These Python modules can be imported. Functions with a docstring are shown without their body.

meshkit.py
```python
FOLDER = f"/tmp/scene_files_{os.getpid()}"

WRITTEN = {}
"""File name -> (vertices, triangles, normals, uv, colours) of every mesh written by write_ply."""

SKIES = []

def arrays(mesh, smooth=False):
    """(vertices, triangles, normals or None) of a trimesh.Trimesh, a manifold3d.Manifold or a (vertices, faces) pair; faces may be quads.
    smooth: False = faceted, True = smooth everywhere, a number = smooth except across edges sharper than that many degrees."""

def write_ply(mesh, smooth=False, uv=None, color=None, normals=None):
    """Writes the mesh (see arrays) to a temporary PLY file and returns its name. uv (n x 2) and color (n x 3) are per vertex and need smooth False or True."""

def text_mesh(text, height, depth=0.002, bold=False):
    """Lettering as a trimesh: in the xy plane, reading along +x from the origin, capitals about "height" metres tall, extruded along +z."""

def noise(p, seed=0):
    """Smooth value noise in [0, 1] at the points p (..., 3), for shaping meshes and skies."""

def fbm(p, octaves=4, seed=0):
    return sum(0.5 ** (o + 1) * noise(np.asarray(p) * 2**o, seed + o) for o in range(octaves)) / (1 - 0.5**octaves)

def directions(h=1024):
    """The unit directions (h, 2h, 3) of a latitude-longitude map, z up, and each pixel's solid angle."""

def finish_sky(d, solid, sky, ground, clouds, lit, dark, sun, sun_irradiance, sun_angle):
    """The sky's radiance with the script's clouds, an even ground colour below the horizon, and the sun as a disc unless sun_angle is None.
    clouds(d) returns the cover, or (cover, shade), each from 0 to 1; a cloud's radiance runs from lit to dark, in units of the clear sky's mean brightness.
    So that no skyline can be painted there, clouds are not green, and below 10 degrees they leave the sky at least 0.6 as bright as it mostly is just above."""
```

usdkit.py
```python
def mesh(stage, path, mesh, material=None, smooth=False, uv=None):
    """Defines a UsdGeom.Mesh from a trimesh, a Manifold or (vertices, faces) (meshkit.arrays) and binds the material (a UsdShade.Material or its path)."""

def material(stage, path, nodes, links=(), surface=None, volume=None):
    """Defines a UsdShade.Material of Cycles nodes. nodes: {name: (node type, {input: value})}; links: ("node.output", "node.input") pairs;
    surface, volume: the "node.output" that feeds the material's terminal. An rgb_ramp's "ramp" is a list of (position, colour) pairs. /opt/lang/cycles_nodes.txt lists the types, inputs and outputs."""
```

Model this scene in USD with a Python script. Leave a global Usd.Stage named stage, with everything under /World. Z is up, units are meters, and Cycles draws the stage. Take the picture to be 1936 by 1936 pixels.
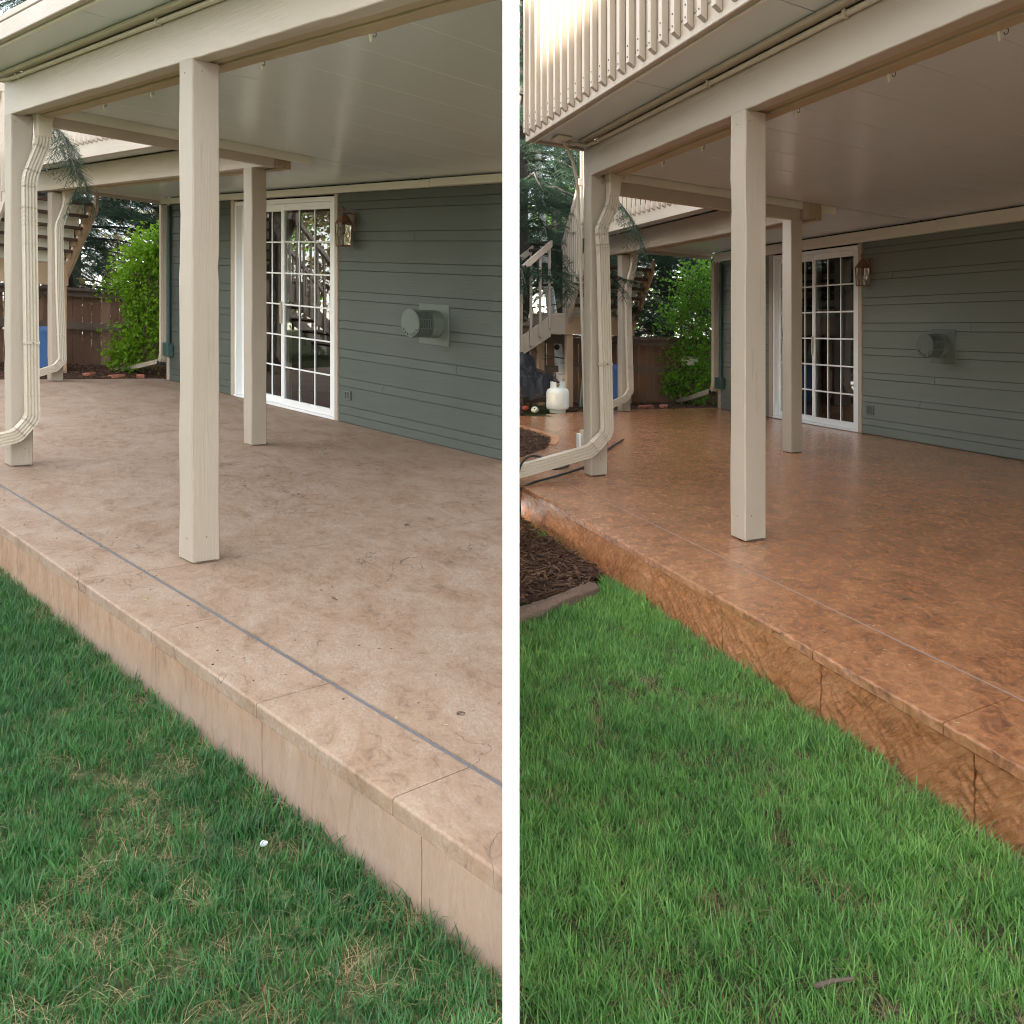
import math, numpy as np, trimesh, usdkit
from manifold3d import Manifold, Mesh, CrossSection
from meshkit import noise, fbm
from shapely.geometry import Polygon, Point, box as sbox, LineString
from pxr import Usd, UsdGeom, UsdLux, UsdShade, Gf, Sdf, Vt

rng = np.random.default_rng(11)
stage = Usd.Stage.CreateInMemory()
UsdGeom.SetStageUpAxis(stage, 'Z')
UsdGeom.SetStageMetersPerUnit(stage, 1.0)
world = UsdGeom.Xform.Define(stage, '/World')
stage.SetDefaultPrim(world.GetPrim())
UsdGeom.Scope.Define(stage, '/World/Looks')

# ------------------------------------------------------------------ camera, sky, sun, exposure
EYE = 1.40
cam = UsdGeom.Camera.Define(stage, '/World/camera')
cam.CreateHorizontalApertureAttr(36.0)
cam.CreateVerticalApertureAttr(36.0)
cam.CreateFocalLengthAttr(36.0 * 1756.66 / 1936)
cam.CreateVerticalApertureOffsetAttr(-36.0 * 345.26 / 1936)      # a level camera with its lens shifted down
cam.CreateClippingRangeAttr(Gf.Vec2f(0.05, 500))
cam.AddTranslateOp().Set(Gf.Vec3d(0, 0, EYE))
cam.AddRotateXOp().Set(90.0)
cam.CreateExposureAttr(3.0)

SUN = np.array([-0.80, -0.60]); SUN /= np.linalg.norm(SUN)
ELEV = math.radians(14)
AZ = math.atan2(SUN[0], SUN[1])
dome = UsdLux.DomeLight.Define(stage, '/World/sky')
dome.CreateIntensityAttr(1.0)
sky_m = usdkit.material(stage, '/World/Looks/sky', {
    's': ('sky_texture', {'sky_type': 'single_scattering', 'sun_disc': False, 'sun_elevation': ELEV, 'sun_rotation': AZ, 'altitude': 1600.0, 'aerosol_density': 2.5, 'ozone_density': 0.4}),
    't': ('texture_coordinate', {}), 'n': ('noise_texture', {'scale': 2.2, 'detail': 6.0, 'roughness': .6}), 'f': ('map_range', {'from_min': .30, 'from_max': .65, 'to_min': .45, 'to_max': .85, 'clamp': True}),
    'c': ('mix', {'mix_type': 'mix', 'color2': (3.3, 3.4, 3.45)}),      # a bright cloud veil added to lift the light from overhead
    'w': ('mix', {'mix_type': 'multiply', 'fac': 1.0, 'color2': (1.01, 1.0, .99)}), 'b': ('background_shader', {'strength': 0.15})}, [('t.generated', 'n.vector'), ('n.fac', 'f.value'), ('f.result', 'c.fac'), ('s.color', 'c.color1'), ('c.color', 'w.color1'), ('w.color', 'b.color')], surface='b.background')
UsdShade.MaterialBindingAPI.Apply(dome.GetPrim()).Bind(sky_m)
dome.GetPrim().SetCustomDataByKey('kind', 'structure')
sun = UsdLux.DistantLight.Define(stage, '/World/sun')
sun.CreateIntensityAttr(1.2)
sun.CreateAngleAttr(0.5)
sun.CreateColorAttr(Gf.Vec3f(1.0, 0.93, 0.82))
sun.GetPrim().CreateAttribute('inputs:normalize', Sdf.ValueTypeNames.Bool).Set(True)
sun.AddRotateZOp().Set(-math.degrees(AZ))
sun.AddRotateXOp().Set(-(90 - math.degrees(ELEV)))

# ------------------------------------------------------------------ the two places: where each patio lies
class Plot:
    """A patio's own axes: x along its beam, y towards the house wall, z up from the slab. skew and fall say how far it is off square and off level."""
    def __init__(s, key, scale, skew, fall, yaw, eye, side, g):
        s.key, s.scale, s.skew, s.fall, s.yaw, s.eye, s.side, s.g = key, scale, skew, fall, yaw, np.array(eye), side, g
        s.c, s.s = math.cos(yaw), math.sin(yaw)
    def rot(s, p):
        return np.stack([p[:, 0] * s.c - p[:, 1] * s.s, p[:, 0] * s.s + p[:, 1] * s.c, p[:, 2]], 1)
    def unrot(s, p):
        return np.stack([p[:, 0] * s.c + p[:, 1] * s.s, -p[:, 0] * s.s + p[:, 1] * s.c, p[:, 2]], 1)
    def W(s, X):
        X = np.atleast_2d(np.asarray(X, float))
        p = np.stack([X[:, 0] + s.skew * X[:, 1], X[:, 1], X[:, 2] + s.fall[0] * X[:, 0] + s.fall[1] * X[:, 1]], 1) - s.eye
        return s.rot(p * s.scale) + [0, 0, EYE]
    def L(s, wxy):
        """world x, y -> the plot's x, y"""
        p = s.unrot(np.c_[wxy, np.zeros(len(wxy))]) / s.scale + [s.eye[0], s.eye[1], 0]
        return np.stack([p[:, 0] - s.skew * p[:, 1], p[:, 1]], 1)

GL = dict(W=.14, x2=-2.651, y0=-.506, yj=-.219, j=(-.72, .114, .853, 1.628, 2.334), jf=(-.70, .116, .889, 1.663, 2.453), kh=.252, zb=2.373, zt=2.625, ix=-2.906, iy=1.933,
          fx=-7.935, fy=2.018, wy=3.56, dxl=-6.061, dxr=-3.926, dz=2.357, hz=2.385, hc=-7.93, tr=-2.428, txe=2.304, tz=2.462, tz2=2.395, izt=2.337,
          zs=(0, .092, .176, .379, .466, .673, .763, .974, 1.059, 1.277, 1.365, 1.582, 1.671, 1.886, 1.982, 2.207, 2.29), xr=3.4, xk=-2.6, seam0=-.30, seamd=.525, yd=-.31, zd0=2.63, zd1=2.71)
GR = dict(W=.14, x2=-1.994, y0=-.590, yj=-.254, j=(-.63, .142, .723, 1.346, 1.902), jf=(-.62, .18, .777, 1.386, 2.005), kh=.208, zb=2.046, zt=2.275, ix=-2.317, iy=2.239,
          fx=-6.268, fy=2.394, wy=4.085, dxl=-4.776, dxr=-3.131, dz=2.009, hz=2.030, hc=-6.15, tr=-2.124, txe=2.769, tz=2.151, tz2=2.09, izt=2.006,
          zs=(0, .098, .168, .341, .405, .584, .653, .836, .911, 1.089, 1.172, 1.359, 1.438, 1.625, 1.694, 1.892, 1.961), xr=6.5, xk=-1.74, seam0=.045, seamd=.42, yd=-.36, zd0=2.277, zd1=2.355)
PL = Plot('L', 0.95, -.005056, (-.067869, -.036267), -.78956, (4.29423, -2.00542, 1.09371), -1, GL)
PR = Plot('R', 1.20, -.319716, (-.003732, -.026999), -1.282106, (4.03929, -2.30919, 1.00629), 1, GR)
CUT = {'L': -0.0184, 'R': 0.0149}                                # each place ends at the white partition
DULL = {'L': 'dusty unsealed patio', 'R': 'glossy orange patio'}

# ------------------------------------------------------------------ mesh helpers
def clip(P, v, f):
    """Cut the mesh at the partition between the two places."""
    if P is None: return v, f
    d = P.side * (v[:, 0] - CUT[P.key])
    if d.min() >= 0: return v, f
    if d.max() <= 0: return None
    try:
        t = trimesh.Trimesh(v, f, process=False); t.merge_vertices()
        m = Manifold(Mesh(np.ascontiguousarray(t.vertices, np.float32), np.ascontiguousarray(t.faces, np.uint32)))
        if m.is_empty(): raise ValueError
        m = m.trim_by_plane((P.side, 0, 0), P.side * CUT[P.key])
        if m.is_empty(): return None
        k = m.to_mesh(); return np.array(k.vert_properties[:, :3], float), np.array(k.tri_verts)
    except Exception:
        t = trimesh.intersections.slice_mesh_plane(trimesh.Trimesh(v, f, process=False), [P.side, 0, 0], [CUT[P.key], 0, 0])
        return (np.array(t.vertices), np.array(t.faces)) if len(t.faces) else None

def vf(m):
    if hasattr(m, 'to_mesh'):
        k = m.to_mesh(); return np.array(k.vert_properties[:, :3], float), np.array(k.tri_verts)
    if isinstance(m, trimesh.Trimesh): return np.array(m.vertices), np.array(m.faces)
    v, f = np.asarray(m[0], float), np.asarray(m[1], int)
    if f.shape[1] == 4: f = np.vstack([f[:, [0, 1, 2]], f[:, [0, 2, 3]]])
    return v, f

def join(*ms):
    ms = [vf(m) for m in ms]; o = 0; V = []; F = []
    for v, f in ms: V.append(v); F.append(f + o); o += len(v)
    return np.vstack(V), np.vstack(F)

def box(x0, x1, y0, y1, z0, z1, b=.003):
    b = min(b, (x1 - x0) / 3, (y1 - y0) / 3, (z1 - z0) / 3)
    pts = []
    for X, sx in ((x0, 1), (x1, -1)):
        for Y, sy in ((y0, 1), (y1, -1)):
            for Z, sz in ((z0, 1), (z1, -1)):
                pts += [(X + sx * b, Y + sy * b, Z), (X + sx * b, Y, Z + sz * b), (X, Y + sy * b, Z + sz * b)]
    return vf(Manifold.hull_points(np.array(pts)))

def sweep(profile, path, side=(1, 0, 0), closed_ends=True):
    """Sweep a closed 2-D profile (a along 'side', b along the other normal) along a path."""
    path = np.asarray(path, float); prof = np.asarray(profile, float); n = len(prof)
    t = np.gradient(path, axis=0); t /= np.linalg.norm(t, axis=1)[:, None]
    V = []
    s0 = np.asarray(side, float)
    for p, q in zip(path, t):
        a = s0 - q * (s0 @ q); a /= np.linalg.norm(a); b = np.cross(q, a)
        V.append(p + prof[:, :1] * a + prof[:, 1:] * b)
    V = np.vstack(V); F = []
    for i in range(len(path) - 1):
        for j in range(n):
            k = (j + 1) % n
            F += [(i * n + j, i * n + k, (i + 1) * n + k), (i * n + j, (i + 1) * n + k, (i + 1) * n + j)]
    if closed_ends:
        from_ear = trimesh.creation.triangulate_polygon(Polygon(prof), engine='earcut')[1]
        m = len(V) - n
        a2 = 0.5 * np.sum(prof[:, 0] * np.roll(prof[:, 1], -1) - np.roll(prof[:, 0], -1) * prof[:, 1])
        for tri in from_ear:
            F += [tuple(tri[::-1]), tuple(m + np.array(tri))]
    return V, np.array(F)

def ring(r, n=8, ry=None):
    a = np.arange(n) / n * 2 * np.pi
    return np.c_[np.cos(a) * r, np.sin(a) * (ry or r)]

def tube(path, r, n=8):
    path = np.asarray(path, float); d = path[-1] - path[0]
    side = (1, 0, 0) if abs(d[0]) < .8 * np.linalg.norm(d) + 1e-9 else (0, 1, 0)
    if np.ndim(r) == 0: return sweep(ring(r, n), path, side)
    v, f = sweep(ring(1, n), path, side)
    for i, p in enumerate(path): v[i * n:(i + 1) * n] = p + (v[i * n:(i + 1) * n] - p) * r[i]
    return v, f

def smooth_path(pts, n=6, r=.35):
    """Polyline with rounded corners."""
    pts = np.asarray(pts, float); out = [pts[0]]
    for a, b, c in zip(pts[:-2], pts[1:-1], pts[2:]):
        l = min(np.linalg.norm(a - b), np.linalg.norm(c - b)) * r
        p, q = b + (a - b) / np.linalg.norm(a - b) * l, b + (c - b) / np.linalg.norm(c - b) * l
        for u in np.linspace(0, 1, n): out.append((1 - u) ** 2 * p + 2 * u * (1 - u) * b + u * u * q)
    return np.array(out + [pts[-1]])

def lathe(pr, n=24):
    pr = np.asarray(pr, float)
    return vf(trimesh.creation.revolve(pr, sections=n))

def prism(poly, z0, z1):
    m = trimesh.creation.extrude_polygon(poly, z1 - z0, engine='earcut'); m.apply_translation((0, 0, z0)); return vf(m)

def prism_y(pts, y0, y1):
    """A polygon drawn in x, z, from y0 to y1."""
    v, f = prism(Polygon(pts), 0, y1 - y0)
    return np.c_[v[:, 0], y1 - v[:, 2], v[:, 1]], f

def prism_x(pts, x0, x1):
    """A polygon drawn in y, z, from x0 to x1."""
    v, f = prism(Polygon(pts), 0, x1 - x0)
    return np.c_[x0 + v[:, 2], v[:, 0], v[:, 1]], f

# ------------------------------------------------------------------ naming, things, parts
used = {}
def numbered(parent, name):
    k = used.get((parent, name), 0); used[(parent, name)] = k + 1
    return name if k == 0 else f'{name}_{k:03d}'

def tag(prim, label=None, cat=None, group=None, kind=None):
    for k, t in (('label', label), ('category', cat), ('group', group), ('kind', kind)):
        if t: prim.SetCustomDataByKey(k, t)

class Thing:
    def __init__(s, name, label=None, cat=None, group=None, P=None, base=(0, 0, 0), rigid=False, rz=0.0, kind=None):
        s.P, s.rigid, s.rz = P, rigid, rz
        s.base = np.asarray(base, float)
        s.at = P.W(s.base)[0] if P else s.base
        s.path = '/World/' + numbered('/World', name)
        x = UsdGeom.Xform.Define(stage, s.path)
        x.AddTranslateOp().Set(Gf.Vec3d(*s.at)); s.deg = math.degrees((P.yaw if P else 0) + rz)
        x.AddRotateZOp().Set(s.deg)
        tag(x.GetPrim(), label, cat, group, kind); s.prim = x.GetPrim()
        s.count = 0
    def to_world(s, v):
        if s.P and not s.rigid: return s.P.W(v)
        k = (s.P.scale if s.P else 1.0); a = math.radians(s.deg); v = np.asarray(v, float) * k
        return np.stack([v[:, 0] * math.cos(a) - v[:, 1] * math.sin(a), v[:, 0] * math.sin(a) + v[:, 1] * math.cos(a), v[:, 2]], 1) + s.at
    def to_obj(s, w):
        a = math.radians(s.deg); d = w - s.at
        return np.stack([d[:, 0] * math.cos(a) + d[:, 1] * math.sin(a), -d[:, 0] * math.sin(a) + d[:, 1] * math.cos(a), d[:, 2]], 1)
    def add(s, name, m, mat, parent=None, smooth=False, label=None, kind=None):
        """One Mesh under the thing, or under one of its parts; cut where the place ends."""
        v, f = vf(m)
        r = clip(s.P, s.to_world(v), f)
        if r is None: return None
        up = parent or s.path
        path = up + '/' + numbered(up, name)
        p = usdkit.mesh(stage, path, (s.to_obj(r[0]), r[1]), mat, smooth)
        tag(p.GetPrim(), label, None, None, kind); s.count += 1
        return path

# ------------------------------------------------------------------ materials
def mt(name, nodes, links, surface='p.BSDF'):
    return usdkit.material(stage, '/World/Looks/' + name, nodes, links, surface=surface)

def sc3(c, k): return tuple(min(1, x * k) for x in c)

def paint(name, col, rough=.55, grain=(6, 6, 6), bump=.25, var=.12, fine=60, spec=.4, dirt=None, dist=.004):
    """Painted or bare wood, metal, plastic: uneven tone, and relief stretched along the grain."""
    nodes = {'t': ('texture_coordinate', {}), 'm': ('mapping', {'scale': grain}), 'n': ('noise_texture', {'scale': 4.0, 'detail': 6.0, 'roughness': .65}),
             'b': ('noise_texture', {'scale': 1.7, 'detail': 4.0, 'roughness': .6}),
             'r': ('rgb_ramp', {'ramp': [(.25, sc3(col, 1 - var)), (.5, col), (.75, sc3(col, 1 + var))]}),
             'mx': ('mix', {'mix_type': 'mix', 'fac': .35}), 'r2': ('rgb_ramp', {'ramp': [(.3, sc3(col, 1 - var * .8)), (.7, sc3(col, 1 + var * .5))]}),
             'bp': ('bump', {'strength': bump, 'distance': dist}), 'rr': ('map_range', {'from_min': .2, 'from_max': .8, 'to_min': max(.05, rough - .1), 'to_max': rough + .12, 'clamp': True}),
             'p': ('principled_bsdf', {'specular_ior_level': spec})}
    links = [('t.object', 'm.vector'), ('m.vector', 'n.vector'), ('t.object', 'b.vector'), ('n.fac', 'r.fac'), ('b.fac', 'r2.fac'), ('r2.color', 'mx.color1'), ('r.color', 'mx.color2'),
             ('n.fac', 'bp.height'), ('bp.normal', 'p.normal'), ('b.fac', 'rr.value'), ('rr.result', 'p.roughness')]
    if dirt:
        nodes.update({'dn': ('noise_texture', {'scale': fine * .2, 'detail': 8.0, 'roughness': .72}), 'dr': ('rgb_ramp', {'ramp': [(dirt[1], (0, 0, 0)), (dirt[1] + .12, (1, 1, 1))]}), 'dm': ('mix', {'mix_type': 'mix', 'color2': dirt[0]})})
        links += [('m.vector', 'dn.vector'), ('dn.fac', 'dr.fac'), ('dr.color', 'dm.fac'), ('mx.color', 'dm.color1'), ('dm.color', 'p.base_color')]
    else:
        links.append(('mx.color', 'p.base_color'))
    return mt(name, nodes, links)

TAN = (.43, .36, .285)
M = {}
M['tan_z'] = paint('tan_paint_upright', TAN, .55, (26, 26, 1.2), .6, .06, dirt=((.27, .225, .175), .70))
M['tan_zL'] = paint('tan_paint_upright_darkened', (.365, .305, .24), .6, (26, 26, 1.2), .6, .06, dirt=((.24, .20, .155), .70))  # same tan paint, darkened in the colour to imitate dimmer light
M['tan_x'] = paint('tan_paint_lengthwise', TAN, .5, (1.0, 22, 22), .45, .06)
M['tan_y'] = paint('tan_paint_crosswise', TAN, .55, (22, 1.0, 22), .4, .06)
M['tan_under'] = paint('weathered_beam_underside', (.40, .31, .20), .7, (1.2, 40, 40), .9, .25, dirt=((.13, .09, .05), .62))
M['tan_metal'] = paint('tan_enamelled_metal', (.50, .43, .335), .38, (3, 3, 3), .05, .05)
M['cream'] = paint('cream_trim', (.66, .62, .51), .42, (2, 20, 20), .1, .05)
M['white'] = paint('white_vinyl', (.80, .80, .78), .35, (3, 3, 3), .04, .03)
M['soffit'] = mt('white_soffit_vinyl', {'t': ('texture_coordinate', {}), 'm': ('mapping', {'scale': (40, 1.5, 40)}), 'n': ('noise_texture', {'scale': 2.0, 'detail': 2.0}), 'b': ('bump', {'strength': .05, 'distance': .003}), 'p': ('principled_bsdf', {'base_color': (.62, .66, .66), 'roughness': .22, 'specular_ior_level': .6})},
    [('t.object', 'm.vector'), ('m.vector', 'n.vector'), ('n.fac', 'b.height'), ('b.normal', 'p.normal')])
M['soffit_in'] = paint('soffit_seam', (.72, .70, .64), .4, (1, 1, 1), .03, .03)
M['siding'] = paint('green_grey_siding', (.080, .093, .075), .6, (1.2, 30, 30), .55, .10, dirt=((.19, .21, .18), .66))  # siding paint darkened in the colour to imitate dimmer light
M['sidingR'] = paint('green_grey_siding_lightened', (.165, .182, .150), .6, (1.2, 30, 30), .55, .10, dirt=((.20, .22, .19), .66))  # same siding paint, lightened in the colour to imitate brighter light
M['siding_dark'] = paint('siding_backing', (.05, .06, .05), .8)
M['green_metal'] = paint('dark_green_enamel', (.045, .085, .075), .45)
M['grey_green'] = paint('grey_green_enamel', (.125, .145, .118), .5)
M['black'] = paint('black_plastic', (.02, .02, .02), .5)
M['dark_steel'] = paint('rusty_steel', (.10, .07, .05), .6, var=.4)
M['copper'] = paint('aged_copper', (.16, .075, .04), .42, var=.35)
M['blue_bin'] = paint('blue_plastic', (.075, .16, .36), .45, var=.08)
M['tank'] = paint('white_tank_enamel', (.66, .70, .66), .35, (3, 3, 3), .12, .06, dirt=((.40, .38, .30), .66))
M['brass'] = paint('brass_valve', (.35, .24, .10), .4)
M['red'] = paint('red_plastic', (.22, .03, .02), .45)
M['cloth'] = paint('black_cover_cloth', (.016, .016, .019), .5, (4, 4, 4), .3, .2)
M['brick'] = paint('red_brick', (.40, .15, .09), .85, (9, 9, 9), .6, .2)
M['fence'] = paint('brown_fence_board', (.20, .108, .070), .8, (30, 30, 1.5), .9, .35)
M['fence_b'] = paint('light_fence_board', (.30, .175, .115), .8, (30, 30, 1.5), .9, .3)
M['fence_rail'] = paint('grey_fence_rail', (.16, .115, .09), .8, (30, 1.5, 30), .8, .3)
M['stair'] = paint('stair_wood', (.44, .30, .19), .65, (20, 1.2, 20), .5, .15)
M['tread'] = paint('stair_tread', (.10, .055, .04), .75, (20, 1.2, 20), .6, .25)
M['bark'] = paint('spruce_bark', (.060, .050, .043), .9, (14, 14, 5), 1.0, .45, dist=.02)
M['twig'] = paint('dry_twig', (.12, .09, .065), .9, (10, 10, 10), .6, .3)
M['straw'] = paint('straw', (.42, .33, .19), .8)
M['stone'] = paint('brown_stone', (.17, .11, .08), .85, (9, 9, 9), 1.0, .35, dist=.015)
M['partition'] = paint('white_partition_board', (.84, .84, .84), .6, (2, 2, 2), .02, .01)
M['foil'] = paint('crumpled_clear_plastic', (.55, .62, .66), .2, (30, 30, 30), .8, .2)
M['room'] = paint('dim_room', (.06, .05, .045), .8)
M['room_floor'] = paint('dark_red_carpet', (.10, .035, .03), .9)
M['birch'] = mt('birch_bark', {'t': ('texture_coordinate', {}), 'm': ('mapping', {'scale': (3, 3, 16)}), 'n': ('noise_texture', {'scale': 1.3, 'detail': 5.0, 'roughness': .7}),
    'v': ('noise_texture', {'scale': 2.2, 'detail': 3.0}), 'r': ('rgb_ramp', {'ramp': [(.30, (.05, .045, .04)), (.36, (.30, .29, .27)), (.44, (.66, .68, .66)), (.8, (.74, .76, .76))]}),
    'b': ('bump', {'strength': .4, 'distance': .01}), 'p': ('principled_bsdf', {'roughness': .65})},
    [('t.object', 'm.vector'), ('m.vector', 'n.vector'), ('n.fac', 'r.fac'), ('r.color', 'p.base_color'), ('n.fac', 'b.height'), ('b.normal', 'p.normal')])
M['wicker'] = mt('brown_wicker', {'t': ('texture_coordinate', {}), 'w': ('wave_texture', {'scale': 18.0, 'bands_direction': 'z', 'distortion': 1.0}), 'r': ('rgb_ramp', {'ramp': [(0, (.02, .012, .008)), (1, (.12, .06, .035))]}),
    'b': ('bump', {'strength': 1.0, 'distance': .01}), 'p': ('principled_bsdf', {'roughness': .6})}, [('t.object', 'w.vector'), ('w.fac', 'r.fac'), ('r.color', 'p.base_color'), ('w.fac', 'b.height'), ('b.normal', 'p.normal')])
M['glass'] = mt('window_glass', {'f': ('fresnel', {'IOR': 2.4}), 'a': ('transparent_bsdf', {'color': (.62, .66, .64)}), 'g': ('glossy_bsdf', {'roughness': .004, 'color': (.95, .95, .95)}), 'x': ('mix_closure', {})},
    [('f.fac', 'x.fac'), ('a.BSDF', 'x.closure1'), ('g.BSDF', 'x.closure2')], surface='x.closure')
M['lamp_glass'] = mt('lantern_glass', {'f': ('fresnel', {'IOR': 1.35}), 'a': ('transparent_bsdf', {'color': (.9, .88, .8)}), 'g': ('glossy_bsdf', {'roughness': .05}), 'x': ('mix_closure', {})},
    [('f.fac', 'x.fac'), ('a.BSDF', 'x.closure1'), ('g.BSDF', 'x.closure2')], surface='x.closure')

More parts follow.
